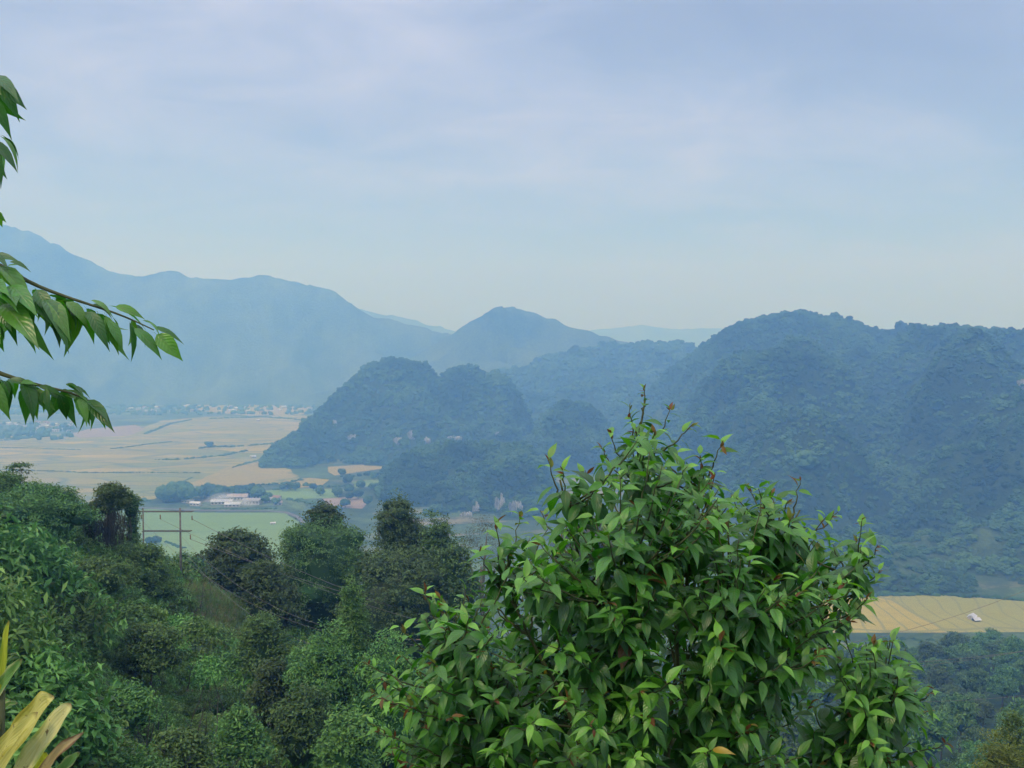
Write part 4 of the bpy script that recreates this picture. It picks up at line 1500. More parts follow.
def building(name, px, py, lx, ly, h, rh, rz, wall, roof, label, cat='shed'):
    p = gnd(px, py)
    root = empty(name, (p.x, p.y, VALLEY), rz)
    tag(root, label, cat)
    g = Geo()
    V, F = box(0, 0, h / 2, lx, ly, h)
    g.add(V, F, None)
    g.add([(-lx / 2, -ly / 2, h), (-lx / 2, ly / 2, h), (-lx / 2, 0, h + rh), (lx / 2, -ly / 2, h), (lx / 2, ly / 2, h), (lx / 2, 0, h + rh)], None, [(0, 2, 1), (3, 4, 5)])
    link('wall', g.mesh('wall', [wall], False), root)
    g = Geo()
    a, b, z0 = lx / 2 + .8, ly / 2 + .9, h + .06
    V = [(-a, -b, z0 - .3), (a, -b, z0 - .3), (a, 0, z0 + rh), (-a, 0, z0 + rh), (-a, b, z0 - .3), (a, b, z0 - .3),
         (-a, -b, z0), (a, -b, z0), (a, 0, z0 + rh + .3), (-a, 0, z0 + rh + .3), (-a, b, z0), (a, b, z0)]
    g.add(V, [(6, 7, 8, 9), (9, 8, 11, 10), (0, 3, 2, 1), (3, 4, 5, 2), (0, 1, 7, 6), (5, 4, 10, 11), (0, 6, 9, 3), (3, 9, 10, 4), (1, 2, 8, 7), (2, 5, 11, 8)], None)
    link('roof', g.mesh('roof', [roof], False), root)
    nwin = max(2, int(lx / 5))
    for i in range(nwin):
        x = -lx / 2 + (i + .5) * lx / nwin
        V, F = box(x, -(ly / 2 + .03), h * .5, lx / nwin * .5, .08, h * .42)
        gw = Geo()
        gw.add(V, F, None)
        link('window' if i else 'door', gw.mesh('window', [M['dark_open']], False), root)
    return root


building('warehouse', 238, 500, 30, 16, 6, 3.5, 0.10, M['white_wall'], M['pink_roof'], 'long factory shed with a faded pink roof')
building('warehouse', 222, 504, 30, 12, 4.5, 2.5, 0.15, M['white_wall'], M['pale_roof'], 'low factory shed with a pale metal roof wrapped in smoke')
building('warehouse', 233, 506.5, 22, 11, 4, 2.4, 0.05, M['white_wall'], M['pale_roof'], 'pale roofed shed nearest the road')
building('warehouse', 252, 504, 26, 12, 6, 3, -0.12, M['white_wall'], M['grey_roof'], 'two-part grey roofed shed at the road end of the factory')
building('warehouse', 258, 499, 16, 12, 7, 2.5, 0.3, M['white_wall'], M['white_wall'], 'tall white block behind the factory sheds')
building('house', 268, 502, 13, 9, 4.5, 2.5, 0.3, M['white_wall'], M['grey_roof'], 'grey roofed house next to the factory', 'house')
building('house', 277, 500, 11, 8, 4.5, 2.5, -0.2, M['white_wall'], M['red_roof'], 'dark red roofed house past the grey roofed house', 'house')
building('house', 278, 505, 12, 8, 4, 2.2, 0.2, M['white_wall'], M['pink_roof'], 'pink roofed house by the bend of the road', 'house')
building('shed', 188, 502.5, 17, 9, 4, 2.6, -0.5, M['white_wall'], M['pale_roof'], 'white roofed hut below the round grove')
building('house', 196, 505.5, 16, 8, 4, 1.8, -0.25, M['white_wall'], M['pale_roof'], 'white walled long hut beside the white roofed hut', 'house')
building('hut', 972, 619, 8.0, 5, 2.2, 1.8, 0.9, M['white_wall'], M['pale_roof'], 'small white and grey field hut on the terraced golden field', 'hut')
building('hut', 976, 621.5, 5.0, 4, 1.8, 1.4, 0.2, M['dark_open'], M['pale_roof'], 'tiny lean-to in front of the field hut', 'hut')
p_ = surf_at(595, 452, 1500, 2300, 5)


# smoke over the sheds
def smoke():
    m = bpy.data.materials.new('smoke')
    m.use_nodes = True
    t = m.node_tree
    for n_ in list(t.nodes):
        t.nodes.remove(n_)
    out = t.nodes.new('ShaderNodeOutputMaterial')
    p = t.nodes.new('ShaderNodeVolumePrincipled')
    p.inputs['Color'].default_value = (0.80, 0.88, 1.0, 1)
    v = mapped(t)
    ln = t.nodes.new('ShaderNodeVectorMath')
    ln.operation = 'LENGTH'
    t.links.new(v, ln.inputs[0])
    fall = math_node(t, 'SUBTRACT', 1.0, ln.outputs['Value'], True)
    nz = ramp(t, noise(t, v, 2.5, 3, 0.6), [(0.35, 0.0), (0.7, 1.0)])
    d = math_node(t, 'MULTIPLY', math_node(t, 'MULTIPLY', fall, nz), 0.22)
    t.links.new(d, p.inputs['Density'])
    t.links.new(p.outputs[0], out.inputs['Volume'])
    for k, (px, py, sx, sy, sz, z, ry) in enumerate([(222, 503, 26, 14, 9, 9, -0.18), (245, 506, 26, 12, 6, 6, 0.1)]):
        c = gnd(px, py)
        V, F = ICO3
        o = link('smoke', mesh_from('smoke', V, None, F, [m], True), loc=(c.x, c.y - 8, VALLEY + z))
        o.scale = (sx, sy, sz)
        o.rotation_euler = (0, ry, 0)
        tag(o, ('blue white smoke drifting up over the pale factory shed', 'thin low smoke lying along the shed nearest the road')[k], 'smoke', kind='stuff')


smoke()


# ------------------------------------------------------------------ power pole and wires
def power_pole():
    Y = 105
    a, b = at(180, 508, Y), at(143, 508, Y)
    z0 = tz(a.x, a.y)
    root = empty('power_pole', (a.x, a.y, z0))
    tag(root, 'two-legged concrete power pole with two crossarms above the grassy knoll', 'power pole')
    ht = a.z - z0
    dx = b.x - a.x
    for x, rr_ in ((0, 0.14), (dx, 0.11)):
        zb = tz(a.x + x, Y) - z0 - 0.5
        g = Geo()
        V, F, F3 = tube([(x, 0, zb), (x, 0, ht * .5), (x, 0, ht)], [rr_ * 1.1, rr_ * .9, rr_ * .7], 12)
        g.add(V, F, F3)
        link('pole', g.mesh('pole', [M['concrete']]), root)
    k = Y / FPX
    for (x0, x1, zy) in ((135, 193, 511.5), (142, 191, 531)):
        g = Geo()
        V, F = box(((x0 + x1) / 2 - 180) * k, -0.22, at(180, zy, Y).z - z0, (x1 - x0) * k, .08, .11)
        g.add(V, F)
        V, F = box(((x0 + x1) / 2 - 180) * k, 0.22, at(180, zy, Y).z - z0, (x1 - x0) * k, .08, .11)
        g.add(V, F)
        link('crossarm', g.mesh('crossarm', [M['steel']], False), root)
    for (x, y_) in ((141, 513), (160, 513), (192, 514), (190, 533)):
        g = Geo()
        zc = at(180, y_, Y).z - z0 - 0.15
        pts = [(0, 0, 0), (0, 0, -.1), (0, 0, -.12), (0, 0, -.25), (0, 0, -.27), (0, 0, -.42), (0, 0, -.44), (0, 0, -.6)]
        V, F, F3 = tube([((x - 180) * k, 0, zc + q[2]) for q in pts], [.03, .03, .09, .04, .09, .04, .09, .03], 10)
        g.add(V, F, F3)
        link('insulator', g.mesh('insulator', [M['ceramic']]), root)


power_pole()


def wire(p0, p1, sag, label, r=0.017, n=28, name='power_line'):
    pts = []
    for i in range(n + 1):
        t = i / n
        q = p0.lerp(p1, t)
        pts.append((q.x, q.y, q.z - sag * 4 * t * (1 - t)))
    g = Geo()
    V, F, F3 = tube(pts, r, 5)
    g.add(V, F, F3)
    o = link(name, g.mesh(name, [M['wire']]))
    tag(o, label, 'power line', 'power lines running from the pole across the gully')


wire(at(192, 519, 105), at(1080, 566, 118), 14.5, 'highest power line from the tip of the upper crossarm, seen again across the massif', 0.026)
wire(at(190, 539, 105), at(1080, 642, 112), 8.0, 'power line from the lower crossarm, seen again below the terraced golden field', 0.026)
wire(at(160, 519, 105), at(1080, 640, 100), 9.8, 'power line from the middle of the upper crossarm')
wire(at(141, 519, 105), at(470, 645, 62), 4.2, 'power line dropping steeply from the far tip of the crossarm', 0.012)
wire(at(180, 535, 105), at(420, 640, 66), 3.0, 'lower steep power line dropping past the layered tree', 0.012)
wire(at(180, 545, 105), at(330, 650, 70), 2.0, 'stay wire running down the grassy knoll from the pole', 0.012)
wire(at(830, 700, 60), at(1080, 688, 70), 0.5, 'faint low cable in front of the packed trees', 0.012)


# ------------------------------------------------------------------ broad leaves
def leaf_template(rows=7, pet=0.10):
    """unit leaf along +X with blade width 1 across Y; returns s, t rows"""
    s = [0.0, pet] + [pet + (1 - pet) * q for q in (0.10, 0.25, 0.42, 0.60, 0.76, 0.89, 1.0)]
    w = [0.018, 0.02] + [0.58, 0.94, 1.0, 0.80, 0.46, 0.17, 0.0]
    return np.array(s), np.array(w)


LS, LW = leaf_template()


def leaves_into(g, base, axis, nrm, L, W, bend, fold, colr, twist=None):
    """modelled leaves: folded along the midrib, drooping, pointed; 5 verts a row"""
    n = len(base)
    axis = axis / (np.linalg.norm(axis, axis=1, keepdims=True) + 1e-9)
    side = np.cross(nrm, axis)
    side /= np.linalg.norm(side, axis=1, keepdims=True) + 1e-9
    nr = np.cross(axis, side)
    R_ = len(LS)
    s = LS[None, :, None]
    cen = base[:, None, :] + axis[:, None, :] * (L[:, None, None] * (s - 0.18 * bend[:, None, None] * s ** 2)) - nr[:, None, :] * (L * bend)[:, None, None] * 0.55 * s ** 2
    wav = 0.05 * np.sin(s * 17 + rng.uniform(0, 6, n)[:, None, None])
    V = []
    for tt in (-1.0, -0.5, 0.0, 0.5, 1.0):
        half = (W[:, None, None] * 0.5) * LW[None, :, None]
        v = cen + side[:, None, :] * half * tt + nr[:, None, :] * half * (abs(tt) * fold[:, None, None] * (1.35 - 0.5 * abs(tt)) + wav * abs(tt))
        V.append(v)
    V = np.stack(V, 2).reshape(-1, 3)       # n, R, 5
    i = np.arange(R_ - 1)[:, None]
    j = np.arange(4)[None, :]
    q = np.stack([i * 5 + j, i * 5 + j + 1, (i + 1) * 5 + j + 1, (i + 1) * 5 + j], -1).reshape(-1, 4)
    F = (np.arange(n)[:, None, None] * (R_ * 5) + q[None]).reshape(-1, 4)
    uvs = np.zeros((n, R_, 5, 2))
    uvs[..., 0] = LS[None, :, None]
    uvs[..., 1] = np.array([-1, -.5, 0, .5, 1])[None, None, :]
    c = np.repeat(colr, R_ * 5, 0)
    return V, F, uvs.reshape(-1, 2), c


def leaf_blade_mat(name, trans=0.3, rough=0.34, spec=0.6):
    m, t, out = new_mat(name)
    a = t.nodes.new('ShaderNodeAttribute')
    a.attribute_name = 'leafcol'
    uva = t.nodes.new('ShaderNodeAttribute')
    uva.attribute_name = 'leafuv'
    sp = t.nodes.new('ShaderNodeSeparateXYZ')
    t.links.new(uva.outputs['Vector'], sp.inputs[0])
    av = math_node(t, 'ABSOLUTE', sp.outputs[1])
    mid = ramp(t, av, [(0.0, 1.0), (0.10, 0.0)])
    ph = math_node(t, 'SUBTRACT', math_node(t, 'MULTIPLY', sp.outputs[0], 62.0), math_node(t, 'MULTIPLY', av, 13.0))
    sn = math_node(t, 'SINE', ph)
    vein = ramp(t, sn, [(0.72, 0.0), (1.0, 0.22)])
    vv = math_node(t, 'MAXIMUM', mid, vein)
    pos = mapped(t)
    nz = noise(t, pos, 22.0, 3, 0.6)
    c = mixc(t, ramp(t, nz, [(0.35, 0.3), (0.65, 0.0)]), a.outputs['Color'], (0.02, 0.05, 0.012))
    fr = noise(t, pos, 90.0, 3, 0.7)
    c = mixc(t, ramp(t, fr, [(0.66, 0.0), (0.72, 0.6)]), c, (0.16, 0.14, 0.04))
    c2 = mixc(t, math_node(t, 'MULTIPLY', vv, 0.35), c, (0.16, 0.26, 0.07))
    nrm = bump(t, math_node(t, 'SUBTRACT', math_node(t, 'MULTIPLY', sn, 0.25), mid), 0.35, 0.004)
    b = principled(t, out, c2, rough, spec, nrm)
    tr = t.nodes.new('ShaderNodeBsdfTranslucent')
    hs = t.nodes.new('ShaderNodeHueSaturation')
    hs.inputs['Value'].default_value = 1.5
    hs.inputs['Saturation'].default_value = 1.15
    t.links.new(c2, hs.inputs['Color'])
    t.links.new(hs.outputs[0], tr.inputs[0])
    mx = t.nodes.new('ShaderNodeMixShader')
    mx.inputs[0].default_value = trans
    t.links.new(b.outputs[0], mx.inputs[1])
    t.links.new(tr.outputs[0], mx.inputs[2])
    t.links.new(mx.outputs[0], out.inputs[0])
    return m


M['blade'] = leaf_blade_mat('broad_leaf')
M['blade_young'] = leaf_blade_mat('young_leaf', 0.35, 0.45, 0.3)
M['twig'] = simple_mat('twig', (0.05, 0.065, 0.028), (0.10, 0.12, 0.05), 20.0, 0.8)


def leaf_object(name, parts, mat, parent):
    V, F, UV, C, off = [], [], [], [], 0
    for (v, f, uv_, c) in parts:
        V.append(v); F.append(f + off); UV.append(uv_); C.append(c)
        off += len(v)
    V, F, UV, C = np.concatenate(V), np.concatenate(F), np.concatenate(UV), np.concatenate(C)
    uv3 = np.concatenate([UV, np.zeros((len(UV), 1))], 1)
    me = mesh_from(name, V, F, None, [mat], True, {'leafcol': ('FLOAT_COLOR', C), 'leafuv': ('FLOAT_VECTOR', uv3)})
    return link(name, me, parent)


def bez(a, b, c, n):
    t = np.linspace(0, 1, n)[:, None]
    return (1 - t) ** 2 * a + 2 * t * (1 - t) * b + t ** 2 * c


GREEN_D, GREEN_M, GREEN_L = np.array((0.024, 0.112, 0.020)), np.array((0.085, 0.300, 0.040)), np.array((0.250, 0.60, 0.060))
YOUNG = [np.array((0.21, 0.075, 0.040)), np.array((0.25, 0.14, 0.055)), np.array((0.19, 0.22, 0.05))]


def shoot_leaves(path, L0, n_leaf, start, out, young, droop=0.5, fresh=0.3, gap_rand=0.3):
    """alternate leaves along a shoot path (array of points)"""
    seg = np.linalg.norm(np.diff(path, axis=0), axis=1)
    cum = np.concatenate([[0], np.cumsum(seg)])
    tot = cum[-1]
    B, A, Nn, Ls, Ws, Be, Fo, Co = [], [], [], [], [], [], [], []
    phase = rng.uniform(0, 6.28)
    for k in range(n_leaf):
        f = start + (1 - start) * (k + rng.uniform(-gap_rand, gap_rand)) / max(1, n_leaf - 1)
        f = min(max(f, 0.02), 0.995)
        d = f * tot
        i = min(np.searchsorted(cum, d) - 1, len(seg) - 1)
        i = max(i, 0)
        w = (d - cum[i]) / (seg[i] + 1e-9)
        p = path[i] * (1 - w) + path[i + 1] * w
        tan = (path[i + 1] - path[i]) / (seg[i] + 1e-9)
        ang = phase + k * 2.4 + rng.normal(0, .25)
        ref = np.array([0, 0, 1.0]) if abs(tan[2]) < 0.95 else np.array([1.0, 0, 0])
        e1 = np.cross(tan, ref); e1 /= np.linalg.norm(e1)
        e2 = np.cross(e1, tan)
        side = e1 * math.cos(ang) + e2 * math.sin(ang)
        near_tip = (k / max(1, n_leaf - 1))
        ax = side * rng.uniform(.75, 1.0) + tan * rng.uniform(.25, .6) * (0.6 + near_tip) + np.array([0, 0, -droop * rng.uniform(.3, 1.0) * (1.2 - near_tip)])
        ax /= np.linalg.norm(ax)
        up = np.array([rng.normal(0, .28), rng.normal(0, .28) - 0.15, 1.0])
        size = L0 * rng.uniform(.55, 1.2) * (1.0 - 0.42 * near_tip ** 2)
        B.append(p); A.append(ax); Nn.append(up); Ls.append(size); Ws.append(size * rng.uniform(.29, .38))
        Be.append(rng.uniform(.45, 1.1)); Fo.append(rng.uniform(.12, .5))
        q = rng.uniform()
        c = GREEN_D * (1 - q) + GREEN_M * q
        fr = np.clip((near_tip - 0.55) * 1.6, 0, 1) * fresh * rng.uniform(.4, 1.6)
        c = c * (1 - min(fr, 1)) + GREEN_L * min(fr, 1)
        if rng.uniform() < 0.003:
            c = np.array((0.42, 0.30, 0.03))
        elif rng.uniform() < 0.002:
            c = np.array((0.20, 0.09, 0.03))
        Co.append(np.append(c, 1.0))
    out.append(leaves_into(None, np.array(B), np.array(A), np.array(Nn), np.array(Ls), np.array(Ws), np.array(Be), np.array(Fo), np.array(Co)))
    if young is not None:
        tip, tan = path[-1], path[-1] - path[-2]
        tan = tan / np.linalg.norm(tan)
        n = rng.integers(2, 5)
        a = tan[None, :] * 0.7 + rng.normal(size=(n, 3)) * 0.55
        b = tip[None, :] - tan[None, :] * rng.uniform(0, 0.05, n)[:, None]
        u_ = np.tile(np.array([0, 0.1, 1.0]), (n, 1)) + rng.normal(size=(n, 3)) * .35
        ls = L0 * rng.uniform(.2, .42, n)
        cc = np.array([np.append(YOUNG[rng.choice(3, p=(.42, .36, .22))] * rng.uniform(.7, 1.25), 1) for _ in range(n)])
        young.append(leaves_into(None, b, a, u_, ls, ls * rng.uniform(.28, .42, n), rng.uniform(.0, .6, n), rng.uniform(.2, .6, n), cc))


OUTLINE = [(645, 390), (672, 412), (690, 425), (722, 442), (745, 482), (800, 482), (838, 512), (875, 532), (878, 572), (865, 600), (893, 640), (930, 688), (948, 742), (955, 800), (395, 800),
           (380, 740), (412, 716), (366, 690), (360, 664), (396, 632), (424, 594), (462, 590), (476, 560), (494, 522), (540, 512), (562, 475), (548, 460), (600, 442), (622, 405)]


def inside(px, py, poly):
    c = False
    for (x1, y1), (x2, y2) in zip(poly, poly[1:] + poly[:1]):
        if (y1 > py) != (y2 > py) and px < (x2 - x1) * (py - y1) / (y2 - y1) + x1:
            c = not c
    return c


def leafy_tree():
    Y0 = 4.1
    bx = (640 - CXP) / FPX * Y0
    z0 = tz(bx, Y0)
    root = empty('leafy_tree', (bx, Y0, z0))
    tag(root, 'big fresh green leafy tree with reddish young shoots filling the middle foreground', 'tree')
    o0 = np.array([bx, Y0, z0])
    old, young = [], []
    stems = Geo()
    # upright main stems
    mains = []
    main_tips = [(645, 400, 4.1), (705, 470, 4.3), (560, 480, 3.9), (800, 510, 4.1), (490, 570, 4.3), (430, 640, 3.8), (870, 560, 4.4), (620, 560, 3.5), (740, 600, 3.5), (690, 640, 4.8), (560, 640, 4.7), (900, 700, 4.0)]
    for (px, py, Y) in main_tips:
        tip = np.array(at(px, py, Y))
        b = o0 + np.array([rng.normal(0, .10), rng.normal(0, .10), 0])
        ctl = np.array([b[0] + (tip[0] - b[0]) * 0.35, b[1] + (tip[1] - b[1]) * .4, b[2] + (tip[2] - b[2]) * 0.62])
        path = bez(b, ctl, tip, 16)
        path[1:-1] += rng.normal(size=(14, 3)) * 0.008
        V, F, F3 = tube(path - o0, np.linspace(0.019, 0.004, 16), 7)
        stems.add(V, F, F3)
        mains.append(path)
    # edge shoots at the outline, then interior fill
    edge = [(645, 390, 4.1), (692, 425, 4.1), (722, 440, 4.2), (655, 430, 3.9), (610, 432, 4.0), (548, 460, 3.9), (600, 446, 4.2), (745, 484, 4.2), (770, 486, 4.3), (800, 480, 4.1), (785, 500, 4.0), (838, 512, 4.1),
            (862, 520, 4.2), (878, 545, 4.2), (880, 570, 4.1), (868, 598, 4.0), (890, 640, 3.9), (935, 690, 3.8), (948, 742, 3.8), (910, 662, 4.1), (540, 510, 4.2), (497, 522, 4.1), (520, 515, 4.4), (480, 552, 4.2),
            (425, 590, 3.9), (440, 596, 4.2), (400, 626, 3.9), (362, 662, 3.8), (368, 690, 3.9), (385, 735, 3.8), (410, 716, 3.9), (465, 590, 4.1), (670, 410, 4.15), (630, 408, 4.0),
            (585, 470, 4.0), (570, 500, 3.8), (820, 540, 3.9), (760, 520, 3.9), (710, 480, 3.8), (850, 580, 3.8), (640, 690, 3.3), (720, 640, 3.25), (780, 600, 3.4), (565, 700, 3.3), (480, 650, 3.5), (870, 740, 3.5), (620, 620, 3.3), (715, 472, 4.1), (735, 496, 4.0), (700, 455, 4.2), (762, 505, 4.2), (728, 520, 3.8), (376, 676, 3.9), (388, 702, 3.8), (372, 724, 4.0), (396, 748, 3.8), (412, 690, 3.7), (402, 655, 4.0)]
    edge += [(a + (14 if a < 640 else -14) * random.uniform(.3, 1.8), b + random.uniform(4, 26), c + random.choice((-.25, .2))) for (a, b, c) in edge if a < 570 or a > 800]
    n_in = 0
    fill = []
    while n_in < 500:
        px, py = random.uniform(360, 950), random.uniform(400, 800)
        if not (inside(px - 14, py - 6, OUTLINE) and inside(px + 14, py - 6, OUTLINE) and inside(px, py - (18 if (px < 560 or px > 850) else 34), OUTLINE)):
            continue
        cx_, cy2 = 650, 680
        e = min(1.0, math.hypot((px - cx_) / 290, (py - cy2) / 300))
        dep = 0.95 * math.sqrt(max(0.03, 1 - e * e))
        if not inside(px - 22, py - 18, OUTLINE) or not inside(px + 22, py - 18, OUTLINE):
            dep *= 0.5
        Y = 4.1 + random.choice([-1, -1, 1]) * dep * random.uniform(0.25, 1.0)
        fill.append((px, py, Y))
        n_in += 1
    for _ in range(46):
        fill.append((random.uniform(672, 770), random.uniform(478, 610), 4.1 + random.uniform(-.6, .3)))
    for _ in range(26):
        fill.append((random.uniform(850, 915), random.uniform(640, 780), 4.0 + random.uniform(-.4, .3)))
    for i, (px, py, Y) in enumerate(edge + fill):
        tip = np.array(at(px, py, Y))
        # attach to the nearest main stem, lower down and further in
        best, bd = None, 1e9
        for path in mains:
            for q in range(3, 15):
                p = path[q]
                dz = tip[2] - p[2]
                if dz < 0.03:
                    continue
                d = np.linalg.norm(tip - p) + (0.6 if dz < 0.15 else 0) + abs(np.linalg.norm(tip - p) - 0.5) * 0.8
                if d < bd:
                    best, bd = p, d
        if best is None:
            best = o0 + np.array([0, 0, 0.5])
        d_ = tip - best
        ln = np.linalg.norm(d_)
        ctl = best + d_ * 0.5 + np.array([d_[0] * .12, d_[1] * .12, -0.10 * ln])
        n_seg = 12
        path = bez(best, ctl, tip, n_seg)
        path[1:-1] += rng.normal(size=(n_seg - 2, 3)) * 0.004
        V, F, F3 = tube(path - o0, np.linspace(0.0062, 0.0018, n_seg), 5)
        stems.add(V, F, F3)
        vis = min(ln, 0.50)
        st = max(0.12, 1 - vis / ln)
        nleaf = int(np.clip(vis / 0.027, 8, 18))
        is_edge = i < len(edge)
        front = Y < 3.7
        shoot_leaves(path, (0.158 if not is_edge else 0.140) * random.uniform(.85, 1.15), nleaf, st, old, young if (is_edge or random.random() < 0.13) else None,
                     droop=0.45, fresh=1.0 if (is_edge or random.random() < 0.38) else 0.35)
    for lst in (old, young):
        for k in range(len(lst)):
            lst[k] = (lst[k][0] - o0,) + lst[k][1:]
    leaf_object('foliage', old, M['blade'], root)
    leaf_object('young_leaves', young, M['blade_young'], root)
    link('trunk', stems.mesh('trunk', [M['twig']]), root)
    print('leafy tree leaves', sum(len(v[0]) // (len(LS) * 5) for v in old))


leafy_tree()


def overhanging_tree():
    Y0 = 2.7
    tx = (-330 - CXP) / FPX * Y0
    z0 = tz(tx, Y0)
    o0 = np.array([tx, Y0, z0])
    root = empty('overhanging_tree', tuple(o0))
    tag(root, 'tree outside the frame reaching in with three drooping leafy branches against the sky', 'tree')
    g = Geo()
    tr = [(tx, Y0, z0 - .2), (tx + .03, Y0, z0 + 1), (tx - .02, Y0, -0.2), (tx + .02, Y0, .8), (tx, Y0, 1.6)]
    V, F, F3 = tube(np.array(tr) - o0, [.11, .09, .075, .055, .03], 10)
    g.add(V, F, F3)
    link('trunk', g.mesh('trunk', [M['bark']]), root)

    def add(specs, branch_pts, Y, seed_leaf=0.135):
        path = np.array([tuple(at(px, py, Y + dy)) for px, py, dy in branch_pts])
        # resample smoothly
        tt = np.linspace(0, 1, len(path))
        t2 = np.linspace(0, 1, 26)
        path = np.stack([np.interp(t2, tt, path[:, k]) for k in range(3)], 1)
        for _ in range(3):
            path[1:-1] = (path[:-2] + path[1:-1] * 2 + path[2:]) / 4
        g = Geo()
        V, F, F3 = tube(path - o0, np.linspace(0.012, 0.0018, 26), 6)
        g.add(V, F, F3)
        br = link('branch', g.mesh('branch', [M['twig']]), root)
        B, A, U_, Ls, Ws, Be, Fo, Co = [], [], [], [], [], [], [], []
        rs = random.Random(len(specs))
        specs = specs + [(a + rs.uniform(-9, 5), b + rs.uniform(-3, 5), c + rs.uniform(-12, 6), d + rs.uniform(-6, 10), e, f + rs.choice((-.12, .14))) for (a, b, c, d, e, f) in specs + [q for q in specs if q[2] < 115] if c < 175]
        for (bx_, by_, ex, ey, wd, dyy) in specs:
            b, e = np.array(at(bx_, by_, Y + dyy * .3)), np.array(at(ex, ey, Y + dyy))
            ax = e - b
            ln = np.linalg.norm(ax)
            # start direction is less steep than the chord; the blade bends down to its tip
            A.append(ax / ln + np.array([0.10, 0, 0.36]))
            U_.append(np.array([rng.normal(.0, .3), -0.55 + rng.normal(0, .35), 1.0]))
            B.append(b); Ls.append(ln * rs.uniform(.65, 1.02)); Ws.append(ln * wd * .56)
            Be.append(rng.uniform(.5, 1.2)); Fo.append(rng.uniform(.15, .45))
            q = rng.uniform()
            c = (GREEN_D * (1 - q) + GREEN_M * q) * 1.15
            if rng.uniform() < 0.25:
                c = c * .5 + GREEN_L * .35
            Co.append(np.append(c, 1))
        lv = leaves_into(None, np.array(B), np.array(A), np.array(U_), np.array(Ls), np.array(Ws), np.array(Be), np.array(Fo), np.array(Co))
        leaf_object('foliage', [(lv[0] - o0,) + lv[1:]], M['blade'], br)
        # keep the leaves where they are: the branch has an identity transform under the tree

    mid = [(-4, 262, 30, 312, .40, 0), (2, 268, 28, 290, .36, .05), (8, 262, 36, 268, .34, -.05), (0, 285, 10, 330, .42, -.05), (18, 285, 32, 336, .42, .05), (14, 288, 20, 318, .4, -.1),
           (30, 290, 52, 330, .42, 0), (34, 292, 70, 345, .40, .08), (46, 296, 58, 338, .44, -.06), (50, 298, 76, 312, .38, .1), (60, 300, 62, 348, .40, .0), (64, 300, 92, 340, .40, -.08),
           (76, 304, 78, 352, .42, .04), (84, 306, 108, 352, .38, .06), (88, 300, 128, 318, .32, -.04), (96, 310, 100, 345, .4, .02), (104, 312, 112, 360, .36, -.05), (110, 314, 126, 350, .38, .05),
           (112, 306, 152, 328, .40, -.02), (128, 318, 136, 364, .36, 0), (134, 322, 154, 362, .40, .05), (150, 326, 190, 354, .30, 0), (154, 332, 178, 378, .55, -.06), (140, 320, 172, 335, .26, .06),
           (-6, 300, 12, 350, .4, 0), (-8, 320, 6, 345, .5, 0), (4, 296, 30, 350, .36, .1), (-10, 255, 12, 258, .4, 0), (-2, 300, 32, 362, .40, -.12), (38, 290, 44, 324, .4, .12), (70, 300, 68, 330, .4, .12),
           (-12, 270, -2, 320, .42, .1), (-14, 285, 8, 296, .42, -.1)]
    add(mid, [(-330, 300, 0), (-180, 246, 0), (-60, 245, 0), (-10, 258, 0), (30, 284, 0), (75, 300, 0), (120, 314, 0), (154, 330, 0)], Y0)
    low = [(-4, 374, 14, 415, .42, 0), (6, 378, 22, 400, .38, .05), (2, 380, 4, 412, .44, -.05), (14, 382, 40, 395, .34, .03), (24, 382, 34, 425, .46, 0), (30, 384, 52, 418, .42, .06), (36, 386, 60, 398, .36, -.04),
           (48, 388, 50, 410, .4, .05), (58, 390, 66, 432, .46, 0), (62, 390, 92, 404, .32, -.05), (74, 394, 84, 428, .42, .05), (80, 396, 92, 432, .38, 0), (86, 398, 104, 436, .36, -.04), (92, 400, 114, 436, .34, .04),
           (70, 386, 98, 400, .32, .05), (-12, 376, -4, 420, .45, .05)]
    add(low, [(-330, 400, 0), (-160, 348, 0), (-50, 352, 0), (0, 374, 0), (40, 386, 0), (70, 392, 0), (96, 404, 0)], Y0)
    top = [(-8, 78, 18, 132, .40, 0), (-12, 88, 8, 140, .42, .05), (-6, 76, 12, 108, .36, -.05), (-4, 134, 29, 168, .34, 0), (-8, 138, 14, 182, .36, .05), (-14, 140, 2, 186, .40, 0), (-6, 210, 2, 226, .5, 0)]
    add(top, [(-330, 190, 0), (-200, 110, 0), (-80, 72, 0), (-30, 78, 0), (-6, 92, 0)], Y0)


overhanging_tree()


